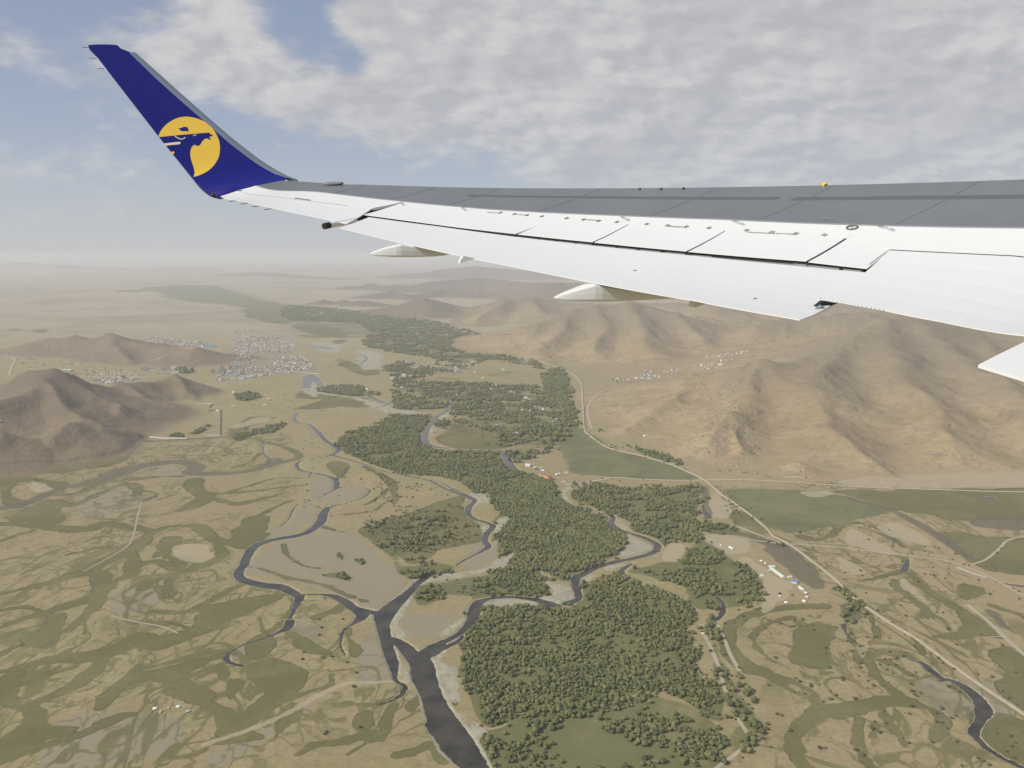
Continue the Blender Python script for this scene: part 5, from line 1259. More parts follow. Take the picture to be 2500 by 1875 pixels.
# single shrubs one can point to
SH = '''K 790,88 890,245 1020,358 800,485 880,483 1000,495 575,850 580,870 155,858 195,888 290,910 855,920 685,1042 400,1068 25,1190 105,1325 368,1482 423,1487 460,760 745,720 757,635 1065,678 1005,690 960,685 915,733 985,735 1055,735 1030,808 1235,803 1200,825 1195,970 1225,1005 1250,1018 1285,990 1440,675 1480,720 1525,410 1800,820 2140,1090 1465,1130 1425,1170 1555,1215 1600,1195 1425,1248 1475,1255 1520,1305 870,1245 965,1262 845,1310 905,1345 1118,1392 1175,1440 1610,1425 1385,1432 755,1550 700,1500 1970,1350 2080,1375 2140,1435 2100,1465 2050,1510 2120,1570 1795,1575 1840,1600 1895,1635 1650,1640 490,1040 520,1010 465,1045 1630,980 1525,930 1465,880 1435,875 1200,1105
G 1145,825 1225,945 1325,1030 1150,1125 1215,1120 960,465 1160,465 1580,700 1600,708 740,425 700,415 1540,510 1540,545 1590,550 1300,400 1100,385 645,840 405,850 560,835 250,1020 310,980 430,930 1730,600 1700,660
I 1030,325 1240,322 1050,400 1030,465 890,620 1060,670 1140,660 880,685 1280,715 1360,805 1340,930 1390,1300 1090,1340 1080,1360
J 1010,1640 1080,1640 930,1600 1060,1560 1035,1520
F 1680,1360 1710,1370 1870,1430 1960,1340 2030,1440 1750,1600 1560,960 1700,790 1660,1130 1640,1160'''
SHL = {'K': ('low brown green shrub on the dry meadows round the winding stream, bottom right', 'shrubs round the winding stream'), 'G': ('low shrub on the pale grass between railway and camp on the right', 'shrubs between railway and camp'), 'I': ('small dark bush on the pale silt left of the river fork', 'bushes left of the river fork'), 'J': ('small bush at the bare lower edge of the bottom wood', 'bushes at the lower edge of the wood'), 'F': ('small bush along the track right of the bottom wood', 'bushes along the track')}
k_ = 0
for l in SH.split('\n'):
    q = trace(l); g = on_plain(q[:, 0], q[:, 1])
    for x, y in g:
        z = float(ground_z(x, y)[0]); e = empty('shrub', (x, y, z), random.uniform(0, 6.28)); s = random.uniform(2.4, 4.4); e.scale = (s, s, s)
        set_props(e, SHL[l[0]][0], 'shrub', SHL[l[0]][1])
        c = bpy.data.objects.new('foliage', SHRUBS[k_ % 3]); C.objects.link(c); c.parent = e; k_ += 1
# shrubs nobody would count: along the railway, creeks, hill foot and thin scatter
LN = ['S 1424,1000 1431,1055 1452,1073 1490,1095 1558,1108 1625,1128 1680,1150', 'M 1640,690 1760,780 1850,860 1960,950', 'S 1490,1085 1530,1100 1600,1120 1650,1135', 'S 1400,1180 1500,1170 1680,1178 1720,1182', 'C 540,1095 620,1105 780,1120 900,1140 1040,1140', 'F 1560,900 1620,1000 1680,1120 1760,1280 1800,1400 1850,1500', 'B 880,330 1000,370 1130,420 1250,450 1420,530 1500,560 1600,600',
      'B 1680,640 1780,650', 'K 620,80 680,180 720,280 700,350 640,330', 'K 560,400 700,560 900,600 1100,640 1230,670', 'B 1400,440 1700,640', 'B 1900,660 2000,700', 'A 1880,790 2000,780 2100,740 2212,750']
sp_ = []
for l in LN:
    q = trace(l); g = smooth(np.column_stack([on_plain(q[:, 0], q[:, 1]), q[:, 2]]), False, 8)[:, :2]; dd = np.concatenate([[0], np.cumsum(np.hypot(*np.diff(g, axis=0).T))]); n = int(dd[-1] / 16)
    u_ = rng.uniform(0, dd[-1], n); w_ = 9 + dd[-1] * 0; sp_.append(np.column_stack([np.interp(u_, dd, g[:, 0]) + rng.normal(0, w_, n), np.interp(u_, dd, g[:, 1]) + rng.normal(0, w_ * 1.5, n)]))
for l, n in (('E 940,330 1500,150 1690,340 1600,420 1400,480 1180,560 1050,460', 330), ('B 560,1230 1000,1330 1100,1480 900,1650 500,1650 450,1500', 260), ('M 1600,700 2100,1000 1900,1000 1550,800', 60), ('D 1800,0 2212,60 2212,400 1900,650 1750,500', 60), ('E 1250,680 1500,650 1900,620 1620,762 1300,790', 40),
             ('B 600,950 800,900 1500,1000 1700,960 1650,1100 1300,1200 1100,1000 700,1000', 300), ('C 480,640 700,600 800,900 850,1080 560,1090 400,1000', 260), ('A 1400,900 2200,880 2200,1000 1500,1050 1380,1000', 90), ('G 0,1000 2212,300 2212,1659 0,1659', 260)):
    q = trace(l); g = on_plain(q[:, 0], q[:, 1]); X = rng.uniform(g[:, 0].min(), g[:, 0].max(), n * 3); Y = rng.uniform(g[:, 1].min(), g[:, 1].max(), n * 3); ok = inside(X, Y, g) & (fbm(X / 60, Y / 60, 77, 2) > .47); sp_.append(np.column_stack([X[ok], Y[ok]])[:n])
sp_ = np.vstack(sp_); sp_ = sp_[sample(WET, sp_[:, 0], sp_[:, 1]) < .3]
sb = scatter('undergrowth', np.column_stack([sp_, ground_z(sp_[:, 0], sp_[:, 1])]), rng.uniform(1.6, 4.0, len(sp_)), rng.integers(0, 3, len(sp_)), PS); set_props(sb, kind='stuff')
# pale boulders on the rocky spur
bm = bmesh.new(); bmesh.ops.create_icosphere(bm, subdivisions=1, radius=1.0)
for v in bm.verts: v.co *= random.uniform(.7, 1.15)
bme = bpy.data.meshes.new('boulder'); bm.to_mesh(bme); bm.free(); bme.materials.append(mat('pale_granite', (.42, .36, .27), .9))
q = trace('C 330,960 480,900 600,840 700,930 820,1020 840,1090 700,1095 560,1080 400,1050'); g = on_plain(q[:, 0], q[:, 1]); 
X = rng.uniform(g[:, 0].min(), g[:, 0].max(), 2400); Y = rng.uniform(g[:, 1].min() - 150, g[:, 1].max(), 2400); ok = inside(X, Y, g) & (fbm(X / 45, Y / 45, 99, 2) > .5); bp_ = np.column_stack([X[ok], Y[ok]])[:700]
bo = scatter('boulders', np.column_stack([bp_, ground_z(bp_[:, 0], bp_[:, 1])]), rng.uniform(.8, 2.6, len(bp_)), np.zeros(len(bp_)), [bpy.data.objects.new('pattern', bme)]); set_props(bo, kind='stuff')
# ------------------------------------------------------------------ buildings
REG.update({'n': (1820, 1340, .0904), 'q': (1250, 1120, .1085), 'o': (340, 1690, .07233)})
M_WALLW = mat('whitewash', (.74, .71, .64), .85); M_ROOFW = mat('pale_sheet_roof', (.66, .66, .62), .6); M_ROOFG = mat('mint_sheet_roof', (.56, .66, .56), .5); M_ROOFB = mat('blue_sheet_roof', (.10, .21, .50), .5)
M_TEAL = mat('bright_blue_roof', (.05, .22, .40), .5); M_SALM = mat('salmon_plaster', (.78, .40, .24), .85); M_GLASS = mat('dark_window_glass', (.05, .055, .06), .2); M_RUST = mat('rusty_roof', (.27, .16, .11), .8)
M_TAN = mat('mud_brick', (.36, .29, .21), .9); M_CONC = mat('panel_concrete', (.46, .44, .40), .85); M_GRN = mat('pale_green_plaster', (.40, .46, .40), .85); M_BLUP = mat('pale_blue_plaster', (.34, .41, .52), .85); M_ROOFD = mat('dark_sheet_roof', (.15, .14, .13), .7); M_FELT = mat('white_felt', (.80, .77, .70), .9); M_DOOR = mat('orange_door', (.45, .17, .05), .7); M_WOODF = mat('grey_boards', (.16, .125, .095), .9)
def gable(l, w, h, rh, ov=.3):
    """walls and gabled roof as two vert/face sets, long side along x"""
    a, b = l / 2, w / 2; wv = [(-a, -b, -1), (a, -b, -1), (a, b, -1), (-a, b, -1), (-a, -b, h), (a, -b, h), (a, b, h), (-a, b, h), (-a, 0, h + rh), (a, 0, h + rh)]
    wf = [(0, 1, 5, 4), (2, 3, 7, 6), (1, 2, 6, 9, 5), (3, 0, 4, 8, 7)]; o = ov; t_ = .15
    rv = [(-a - o, -b - o, h - .1), (a + o, -b - o, h - .1), (a + o, 0, h + rh + .12), (-a - o, 0, h + rh + .12), (a + o, b + o, h - .1), (-a - o, b + o, h - .1)]
    rv += [(x, y, z - t_) for x, y, z in rv]; rf = [(0, 1, 2, 3), (3, 2, 4, 5), (9, 8, 7, 6), (11, 10, 8, 9), (0, 6, 7, 1), (5, 4, 10, 11), (1, 7, 8, 2), (2, 8, 10, 4), (3, 9, 6, 0), (5, 11, 9, 3)]
    return wv, wf, rv, rf
def box(x0, x1, y0, y1, z0, z1):
    return [(x0, y0, z0), (x1, y0, z0), (x1, y1, z0), (x0, y1, z0), (x0, y0, z1), (x1, y0, z1), (x1, y1, z1), (x0, y1, z1)], [(0, 1, 5, 4), (1, 2, 6, 5), (2, 3, 7, 6), (3, 0, 4, 7), (4, 5, 6, 7), (3, 2, 1, 0)]
def place(name, reg_pts, label, cat):
    q = trace(reg_pts); g = on_plain(q[:, 0], q[:, 1])
    if len(g) == 1: c = g[0]; a = R(random.choice([20, -15, 35])); L_ = 0
    else: c = g[:2].mean(0); d = g[1] - g[0]; a = math.atan2(d[1], d[0]); L_ = float(np.hypot(*d))
    e = empty(name, (c[0], c[1], float(ground_z(c[0], c[1])[0])), a); set_props(e, label, cat); return e, L_
def house(pts, l, w, h, rh, wall, roof, label, name='house', cat='house', windows=0):
    e, L_ = place(name, pts, label, cat); l = L_ or l; wv, wf, rv, rf = gable(l, w, h, rh); mesh('wall', wv, wf, wall, e); mesh('roof', rv, rf, roof, e)
    for k in range(windows):
        x = -l / 2 + (k + .5) * l / windows; v, f = box(x - .9, x + .9, -w / 2 - .08, -w / 2 + .02, h * .35, h * .75); mesh('window', v, f, M_GLASS, e)
    return e
def block(pts, l, w, h, wall, label, floors=4, cols=6, name='apartment_block', cat='building', roof=M_ROOFD):
    e, L_ = place(name, pts, label, cat); l = L_ or l; v, f = box(-l / 2, l / 2, -w / 2, w / 2, -1, h); mesh('wall', v, f, wall, e); v, f = box(-l / 2 - .3, l / 2 + .3, -w / 2 - .3, w / 2 + .3, h + .02, h + .7); mesh('roof', v, f, roof, e)
    for i in range(floors):
        for j in range(cols):
            x = -l / 2 + (j + .5) * l / cols; z = (i + .45) * h / floors; v, f = box(x - l / cols * .28, x + l / cols * .28, -w / 2 - .12, -w / 2 + .05, z - .6, z + .9); mesh('window', v, f, M_GLASS, e)
    return e
def ger(pts, r_, label):
    e, _ = place('ger', pts, label, 'felt tent'); n = 16; V = []; prof = ((r_, -.4), (r_, 1.6), (.4, 2.7), (.4, 2.85)); F_ = []
    for rad, z in prof[:2]: V += [(rad * math.cos(k * 6.2832 / n), rad * math.sin(k * 6.2832 / n), z) for k in range(n)]
    mesh('felt_wall', V, [(k, (k + 1) % n, n + (k + 1) % n, n + k) for k in range(n)], M_FELT, e)
    V = [(rad * math.cos(k * 6.2832 / n), rad * math.sin(k * 6.2832 / n), z + .02) for rad, z in ((r_ + .12, 1.6), (.45, 2.7), (.40, 2.9)) for k in range(n)]
    mesh('roof', V, [(i * n + k, i * n + (k + 1) % n, (i + 1) * n + (k + 1) % n, (i + 1) * n + k) for i in range(2) for k in range(n)] + [tuple(range(2 * n, 3 * n))], M_FELT, e)
    v, f = box(-.5, .5, -r_ - .1, -r_ + .2, 0, 1.5); mesh('door', v, f, M_DOOR, e); return e
# camp on the near left plain
ger('o 530,560', 3.4, 'white round felt tent, leftmost of the tiny camp at the bottom left'); ger('o 1315,500', 3.2, 'white round felt tent in the middle right of the tiny bottom left camp')
house('o 690,700 740,660', 4, 2.4, 1.8, .6, M_WALLW, M_ROOFW, 'small pale shed just below the leftmost tent of the bottom left camp', 'shed', 'shed')
house('o 960,560 1000,560', 3, 2.6, 1.8, .5, M_TAN, M_ROOFW, 'small dull hut between the two white tents of the bottom left camp', 'shed', 'shed')
house('o 1570,700 1700,650', 6, 3.5, 2, .8, M_TAN, M_ROOFG, 'low shed with a greenish roof right of the two bottom left tents', 'shed', 'shed')
# camp beside the brown field on the right
house('n 690,540 1040,790', 36, 8, 3, 1.6, M_WALLW, M_ROOFG, 'long barn with a pale mint roof beside the brown field', 'barn', 'barn', 8)
house('n 640,500 790,500', 12, 9, 3.2, 1.8, M_WALLW, M_ROOFG, 'mint roofed wing at the upper left end of the long barn', 'barn', 'barn', 3)
house('n 1130,775 1250,775', 11, 7, 2.8, 1.5, M_WALLW, mat('faded_pink_roof', (.62, .46, .42), .7), 'house with a faded pink roof between the long barn and the blue roof', windows=2)
house('n 1260,890 1410,925', 13, 11, 3.4, 2.0, M_WALLW, M_ROOFB, 'white house with a bright blue roof beside the brown field', windows=3)
house('n 1450,1040 1570,1130', 14, 6, 2.6, 1.4, M_WALLW, M_ROOFW, 'white oblong house just below the blue roofed one', windows=3)
house('n 1600,1190 1670,1230', 9, 6, 2.4, 1.2, M_TAN, M_ROOFW, 'dull small house in the row below the blue roofed one', windows=1)
house('n 1610,1320 1690,1330', 8, 6, 2.6, 1.4, M_TAN, M_ROOFW, 'pale hut near the lower end of the camp by the brown field', 'shed', 'shed')
house('n 1550,1410 1630,1450', 9, 5, 2.6, 1.2, M_WALLW, M_ROOFW, 'white hut at the lowest right corner of the camp by the brown field', 'shed', 'shed')
ger('n 1095,1450', 4.0, 'pale round tent low in the camp on the open bare ground'); ger('n 935,1280', 2.6, 'smallest round tent of the camp beside a dark bush'); ger('n 425,325', 3.6, 'white round tent above the upper left end of the long barn')
house('n 385,735 480,740', 8, 5, 2.8, 1.2, M_WALLW, M_ROOFW, 'bright white hut at the edge of the wood left of the long barn', 'shed', 'shed', 1)
house('n 510,390 560,400', 5, 4, 2.2, .9, M_WALLW, M_ROOFW, 'tiny pale shed between the white tent and the long barn', 'shed', 'shed')
house('n 600,605 660,605', 6, 4, 2, .9, M_TAN, M_ROOFW, 'dull low shed just left of the long barn', 'shed', 'shed')
house('G 222,515 250,530', 9, 5, 2.6, 1.2, M_WALLW, M_ROOFW, 'pale hut standing alone on the bare oval of ground', 'shed', 'shed'); ger('G 165,503', 2.6, 'tiny pale tent left of the hut on the bare oval of ground'); ger('F 1513,850', 4.0, 'white round tent where the track leaves the wood')
# salmon building by the bridge road and its neighbours
e = block('q 640,418 860,488', 31, 14, 12.5, M_SALM, 'salmon pink hotel building at the edge of the wood by the river', 3, 7, 'hotel', 'building', M_RUST)
v, f = box(11.5, 14.5, -8.2, -6.9, 0, 17); mesh('tower', v, f, M_SALM, e); v, f = box(-16.5, -13, -8.6, -6.5, 0, 14); mesh('stair_tower', v, f, M_SALM, e)
house('q 310,160 415,175', 16, 10, 6, 2.5, M_WALLW, M_ROOFW, 'cream house upstream of the salmon hotel', windows=4); house('q 985,365 1070,350', 14, 9, 3, 2.6, M_WALLW, M_ROOFW, 'white roofed house just right of the salmon hotel', windows=3)
house('q 660,270 730,275', 10, 8, 3, 2, M_WALLW, M_ROOFW, 'white house right behind the salmon hotel', windows=2); house('q 1200,320 1245,320', 7, 5, 3, 1.4, M_WALLW, M_ROOFW, 'small white house at the corner of the green field'); house('q 480,215 550,205', 10, 7, 3, 2, M_CONC, M_ROOFW, 'grey white house between the cream house and the hotel')
house('q 620,225 680,215', 9, 6, 3, 2, M_TAN, M_ROOFW, 'dull pale roofed house upstream behind the hotel'); house('q 500,255 590,240', 11, 6, 2.6, 1.6, M_TAN, M_ROOFD, 'low dark roofed house among trees behind the hotel')
house('q 1100,530 1130,530', 4, 3, 2.6, 1, M_WALLW, M_ROOFW, 'left one of two tiny white kiosks at the road end by the river', 'kiosk', 'kiosk'); house('q 1160,530 1200,530', 5, 3, 2.6, 1, M_WALLW, M_ROOFW, 'right one of two tiny white kiosks at the road end by the river', 'kiosk', 'kiosk')
for k, (a, b) in enumerate((('1400', '1425'), ('1440', '1465'), ('1480', '1500'), ('1510', '1530'), ('1535', '1555'))):
    w_ = ('leftmost', 'second from left', 'middle', 'second from right', 'rightmost')[k]; house('B %s,%d %s,%d' % (a, 890 + k % 2 * 3, b, 891 + k % 2 * 3), 12, 9, 3.5, 3, M_WALLW, M_ROOFD, 'dark roofed white cottage, %s in the row of five among groves' % w_)
house('B 1425,790 1450,792', 25, 14, 7, 3, M_WALLW, M_ROOFD, 'large white villa above the row of five cottages', windows=5); house('B 1345,1015 1385,1010', 30, 12, 6, 3, M_CONC, M_ROOFW, 'pale villa beside the track in the middle groves', windows=4)
# white works in the middle of the valley
block('B 625,678 680,676', 60, 22, 9, M_WALLW, 'long low white works hall in the middle of the valley', 2, 8, 'factory', 'factory', M_ROOFW); block('B 690,668 715,668', 40, 24, 20, M_WALLW, 'tall white works hall, highest of the white works', 3, 5, 'factory', 'factory', M_ROOFW)
block('B 735,667 760,666', 40, 18, 10, M_WALLW, 'small white works hall right of the tall one', 2, 5, 'factory', 'factory', M_ROOFW); block('B 775,664 790,664', 28, 14, 8, M_WALLW, 'rightmost and smallest hall of the white works', 1, 4, 'factory', 'factory', M_ROOFW)
# the town
TB = [('990,328 1040,326', 14, 22, M_CONC, 'grey apartment block, leftmost of the town blocks'), ('1095,302 1135,300', 14, 26, M_GRN, 'pale green apartment tower in the town'), ('1130,335 1165,333', 14, 26, M_BLUP, 'pale blue apartment tower in the town'), ('1190,288 1225,286', 14, 24, M_CONC, 'grey apartment tower behind the pale blue one'),
      ('1075,330 1120,329', 13, 16, M_GRN, 'low pale green block in front of the towers'), ('1230,348 1290,346', 14, 16, M_WALLW, 'bright white town block on the near side'), ('1085,358 1125,356', 12, 12, M_WALLW, 'small white town block nearest the bare ground'), ('1315,345 1370,342', 14, 12, M_WALLW, 'long low white town block right of the bright one'),
      ('1405,322 1475,320', 14, 12, M_WALLW, 'longest white town block at the right'), ('1280,290 1340,288', 14, 18, M_CONC, 'pale grey block behind the white town blocks'), ('1225,312 1275,310', 14, 15, M_WALLW, 'cream block between the grey tower and the white blocks'), ('555,285 620,284', 16, 24, M_WALLW, 'tall white block near the foot of the dark hill'), ('550,328 632,326', 14, 18, M_WALLW, 'long white block in front of the tall one near the dark hill'), ('445,342 468,341', 14, 26, M_WALLW, 'narrow white tower by the long road'), ('430,292 520,290', 16, 14, M_CONC, 'low pale works hall beyond the long road')]
for p_, w_, h_, m_, lb in TB: block('T ' + p_, 30, w_, h_, m_, lb, 4, 5)
e = block('T 205,305 290,302', 46, 26, 22, M_CONC, 'grey power station hall under two tall chimneys', 3, 5, 'power_station', 'power station')
for p_, lb in (('T 215,285', 'left one of the two tall thin chimneys by the long road'), ('T 256,283', 'right one of the two tall thin chimneys by the long road')):
    e, _ = place('chimney', p_, lb, 'chimney'); n = 10; V = [(r_ * math.cos(k * 6.2832 / n), r_ * math.sin(k * 6.2832 / n), z) for r_, z in ((2.6, -1), (1.5, 46)) for k in range(n)]; mesh('shaft', V, [(k, (k + 1) % n, n + (k + 1) % n, n + k) for k in range(n)] + [tuple(range(n, 2 * n))], M_CONC, e)
    V = [(r_ * math.cos(k * 6.2832 / n), r_ * math.sin(k * 6.2832 / n), z) for r_, z in ((1.75, 43), (1.75, 46.4)) for k in range(n)]; mesh('rim', V, [(k, (k + 1) % n, n + (k + 1) % n, n + k) for k in range(n)], M_RUST, e)
house('T 890,38 1045,30', 90, 45, 10, 5, M_WALLW, M_TEAL, 'wide hall with a vivid blue roof beyond the dark hill', 'warehouse', 'warehouse')
house('L 565,392 645,388', 60, 20, 8, 3, M_WALLW, M_ROOFW, 'white hall just behind the summit of the near dark hill', 'warehouse', 'warehouse'); house('L 1555,365 1600,364', 30, 16, 12, 2, M_CONC, M_ROOFG, 'greenish roofed hall beside the tree belt by the dark hill', 'warehouse', 'warehouse')
house('C 560,575 582,575', 26, 14, 9, 3, M_WALLW, M_ROOFW, 'largest cream house of the village at the foot of the right mountain')
# bridge over the pale reach of the river
q = on_plain(*trace('T 1900,322 2215,350')[:, :2].T); c = q.mean(0); L_ = float(np.hypot(*(q[1] - q[0]))); e = empty('bridge', (c[0], c[1], -ALT), math.atan2(*(q[1] - q[0])[::-1])); set_props(e, 'long low concrete road bridge over the pale river below the town', 'bridge')
v, f = box(-L_ / 2, L_ / 2, -5, 5, 5.2, 6.6); mesh('deck', v, f, M_CONC, e)
for s in (-1, 1): v, f = box(-L_ / 2, L_ / 2, s * 4.9 - .2, s * 4.9 + .2, 6.62, 7.8); mesh('railing', v, f, M_CONC, e)
for k in range(9): x = -L_ / 2 + (k + .5) * L_ / 9; v, f = box(x - 1, x + 1, -4, 4, -2, 5.18); mesh('pier', v, f, M_CONC, e)
# walls and fences
def wall(pts, h, t_, m_, label, name='wall', cat='wall'):
    q = trace(pts); g = on_plain(q[:, 0], q[:, 1]); g = np.array(g); d = np.gradient(g, axis=0); d /= np.linalg.norm(d, axis=1)[:, None]; nn_ = np.column_stack([-d[:, 1], d[:, 0]]) * t_ / 2; z = ground_z(g[:, 0], g[:, 1]); n = len(g)
    V = np.vstack([np.column_stack([g + nn_, z - 1]), np.column_stack([g - nn_, z - 1]), np.column_stack([g + nn_, z + h]), np.column_stack([g - nn_, z + h])]); F_ = []
    for i in range(n - 1): F_ += [(i, i + 1, 2 * n + i + 1, 2 * n + i), (n + i, 3 * n + i, 3 * n + i + 1, n + i + 1), (2 * n + i, 2 * n + i + 1, 3 * n + i + 1, 3 * n + i)]
    F_ += [(0, 2 * n, 3 * n, n), (n - 1, 2 * n - 1, 4 * n - 1, 3 * n - 1)]; o = mesh(name, V, F_, m_); set_props(o, label, cat); return o
wall('L 1345,1003 1500,1001 1680,999', 5, 3, M_WALLW, 'long white wall along the foot of the near dark hill'); wall('L 1860,976 1920,973 1980,970', 4.5, 3, M_WALLW, 'short white wall running to the end of the dark fence')
wall('L 1986,738 1984,860 1982,968', 3.2, 4, M_WOODF, 'dark straight fence crossing the pasture below the hill', 'fence', 'fence'); wall('L 1765,690 1840,687 1915,685', 3.5, 2.5, M_WALLW, 'pale wall above the farmyard right of the dark hill')
wall('L 1915,688 1900,705 1885,722', 3, 3, M_WOODF, 'short dark fence slanting down to the farmyard', 'fence', 'fence')
house('L 1945,748 1975,750', 14, 7, 3, 1.5, M_WALLW, M_ROOFW, 'white farmhouse at the top of the dark fence'); house('L 1870,752 1935,748', 24, 7, 2.6, 1.4, M_TAN, M_ROOFD, 'low brown barn beside the white farmhouse', 'barn', 'barn')
wall('M 880,1030 960,1020 1050,1011', 2.0, 2.2, M_CONC, 'thin pale pipeline crossing the wood beside the river', 'pipeline', 'pipeline')
for k, (p_, lb) in enumerate((('A 1400,930', 'lone white house on the pasture beyond the dark hill'), ('A 1615,970', 'lone white house in the middle of the pasture'), ('A 1590,1008', 'tiny white house at the lower edge of the pasture'), ('A 1400,1013', 'tiny pale house right of the dark fence'), ('B 310,712', 'small white house by the riverside trees below the bridge'), ('B 1130,635', 'white round topped house on the bare terrace'), ('B 1300,622', 'tiny white house on the right of the bare terrace'), ('B 1175,672', 'pale house below the track over the bare terrace'), ('B 1455,730', 'white house at the far right end of the tree belt'), ('B 480,737', 'white house among the trees right of the pale river'), ('B 690,730', 'white roofed house in the belt below the works'), ('B 858,742', 'pair of tiny white sheds seen as one below the village'), ('C 165,930', 'pale hut at the foot of the brown slope'), ('D 5,110', 'white hut low on the left edge of the dark hill'))):
    house(p_, 13, 9, 3.4, 2.2, M_WALLW, M_ROOFW, lb)
# small houses of the towns and the village: the nearest as objects, the rest of them together
TOWN = [('town', 'A 1390,625 1480,595 1740,592 1785,640 1800,700 1880,760 1895,790 1700,820 1480,850 1300,862 1290,850 1330,800 1450,725 1400,680', 1700, 16), ('quarter', 'A 770,590 950,600 1200,622 1215,650 1000,662 850,625', 600, 18), ('works', 'L 530,385 1270,350 1560,360 1640,400 1560,425 1200,432 730,432 560,405', 130, 24),
        ('yards', 'L 780,455 1250,450 1330,470 1180,500 1000,512 900,500', 150, 15), ('camp', 'A 1370,560 1560,548 1590,575 1380,588', 60, 24), ('village', 'V 470,200 760,180 1000,220 1450,180 1470,240 1250,320 1240,360 900,345 640,320 480,260', 170, 15),
        ('hamlet', 'C 0,590 60,568 250,572 440,555 500,520 700,505 740,535 560,585 300,610 0,640', 150, 17), ('edge', 'L 0,230 400,300 800,300 760,350 420,350 100,430 400,415 300,380', 50, 20), ('slope', 'L 1390,315 1550,300 1560,322 1400,325', 20, 14), ('gardens', 'B 650,690 1600,720 1700,950 1300,1020 800,800', 90, 40), ('far', 'A 200,440 500,430 600,420 640,460 400,480', 30, 60)]
pos = []
for nm, l, n, sp in TOWN:
    q = trace(l); g = on_plain(q[:, 0], q[:, 1]); ca, sa = math.cos(.95), math.sin(.95)
    Rm = np.array([[ca, -sa], [sa, ca]]); gr = g @ Rm; x = np.arange(gr[:, 0].min(), gr[:, 0].max(), sp * .95); y = np.arange(gr[:, 1].min(), gr[:, 1].max(), sp * 1.5); X, Y = np.meshgrid(x, y); X = X.ravel() + rng.normal(0, sp * .12, X.size); Y = Y.ravel() + rng.normal(0, sp * .2, Y.size); Q_ = np.column_stack([X, Y]) @ Rm.T
    ok = inside(Q_[:, 0], Q_[:, 1], g) & (fbm(Q_[:, 0] / 150, Q_[:, 1] / 150, 3, 2) > .36); Q_ = Q_[ok]; rng.shuffle(Q_); Q_ = Q_[:n]; pos += [(a, b, nm) for a, b in Q_]
pos = [p for p in pos if sample(WET, np.array([p[0]]), np.array([p[1]]))[0] < .2]
pos.sort(key=lambda p: math.hypot(p[0], p[1]))
wv, wf, rv, rf = gable(1, 1, .42, .3, .06)
roofs = [M_ROOFW, M_CONC, M_WALLW, M_RUST, M_ROOFD, M_TAN, M_CONC, M_ROOFB, M_ROOFG]; walls = [M_WALLW, M_TAN, M_TAN, M_CONC, M_WALLW]
hm = []
for k in range(9):
    me = bpy.data.meshes.new('house'); me.from_pydata(wv + rv, [], wf + [tuple(i + len(wv) for i in f) for f in rf]); me.materials.append(walls[k % 5]); me.materials.append(roofs[k]); me.polygons.foreach_set('material_index', [0] * len(wf) + [1] * len(rf)); hm.append(me)
LB = {'town': ('small house in the wide grid of the town left of the river', 'houses of the town grid'), 'quarter': ('small house of the far quarter behind the second hill', 'houses of the far quarter'), 'works': ('low building of the works strip along the long road', 'buildings of the works strip'), 'yards': ('small house of the tight yards behind the near dark hill', 'houses behind the near dark hill'), 'camp': ('long barrack in the block beyond the town', 'barracks beyond the town'),
      'village': ('small house of the village among the trees in mid valley', 'houses of the mid valley village'), 'hamlet': ('small house of the hamlet at the foot of the right mountains', 'houses of the hamlet'), 'edge': ('scattered small house on the bare slope left of the works', 'scattered houses on the bare slope'), 'slope': ('small white house in the short row under the dark cone', 'houses under the dark cone'), 'gardens': ('single small house among the river gardens', 'houses among the gardens'), 'far': ('tiny far building on the dusty plain', 'far buildings on the plain')}
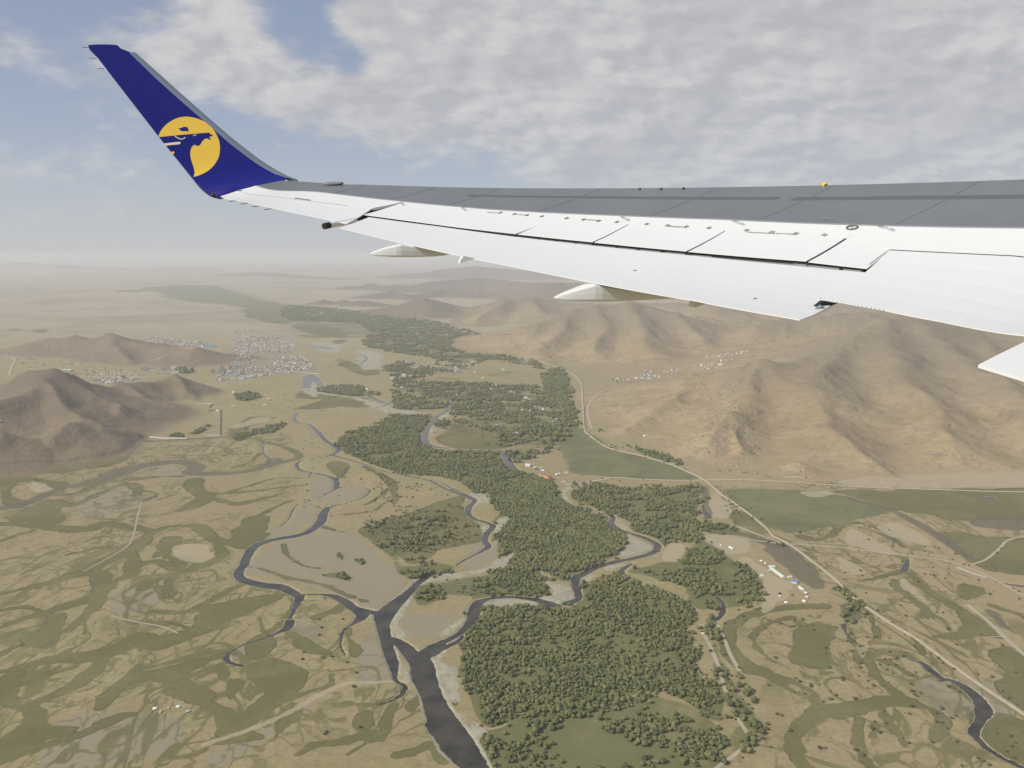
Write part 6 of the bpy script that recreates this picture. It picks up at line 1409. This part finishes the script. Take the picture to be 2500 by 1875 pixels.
for x, y, nm in pos[:290]:
    o = bpy.data.objects.new('house', random.choice(hm)); C.objects.link(o); l = random.uniform(7, 13) * (1.3 if nm in ('works', 'camp') else 1); w_ = random.uniform(5.5, 8.5)
    o.location = (x, y, float(ground_z(x, y)[0])); o.scale = (l, w_, random.uniform(6, 8)); o.rotation_euler = (0, 0, .6 + random.choice([0, 1.57]) + random.gauss(0, .12)); set_props(o, LB[nm][0], 'house', LB[nm][1])
V = []; F_ = []; MI = []; allm = [M_WALLW, M_TAN, M_CONC, M_ROOFW, M_RUST, M_ROOFD, M_ROOFB, M_ROOFG]
bv = np.array(wv + rv); bf = [tuple(f) for f in wf] + [tuple(i + len(wv) for i in f) for f in rf]
for x, y, nm in pos[290:]:
    l = random.uniform(6, 11); w_ = random.uniform(5, 7.5); a = .6 + random.choice([0, 1.57]) + random.gauss(0, .1); s = bv * [l, w_, random.uniform(6, 8)]; ca, sa = math.cos(a), math.sin(a); b0 = len(V) ; z = float(ground_z(x, y)[0])
    V += [(x + p[0] * ca - p[1] * sa, y + p[0] * sa + p[1] * ca, z + p[2]) for p in s]; F_ += [tuple(i + b0 for i in f) for f in bf]; wm_ = random.choice([0, 1, 1, 2]); rm_ = random.choice([3, 3, 0, 4, 5, 1, 2, 1, 2, 4, 7]); MI += [wm_] * len(wf) + [rm_] * len(rf)
o = mesh('town_houses', V, F_, allm, None, False, MI); set_props(o, kind='stuff')
# yard fences of the town: thin dark lines
V = []; F_ = []
for x, y, nm in pos:
    if nm in ('gardens', 'works', 'far') or random.random() < .35: continue
    a = .95 + (0 if random.random() < .75 else 1.57); L_ = random.uniform(10, 22); z = float(ground_z(x, y)[0]); ca, sa = math.cos(a), math.sin(a); ox, oy = random.uniform(-9, 9), random.uniform(-9, 9); b0 = len(V); v, f = box(-L_ / 2, L_ / 2, -.2, .2, -.5, 2.0)
    V += [(x + ox + p[0] * ca - p[1] * sa, y + oy + p[0] * sa + p[1] * ca, z + p[2]) for p in v]; F_ += [tuple(i + b0 for i in q) for q in f]
o = mesh('yard_fences', V, F_, M_WOODF); set_props(o, kind='stuff')
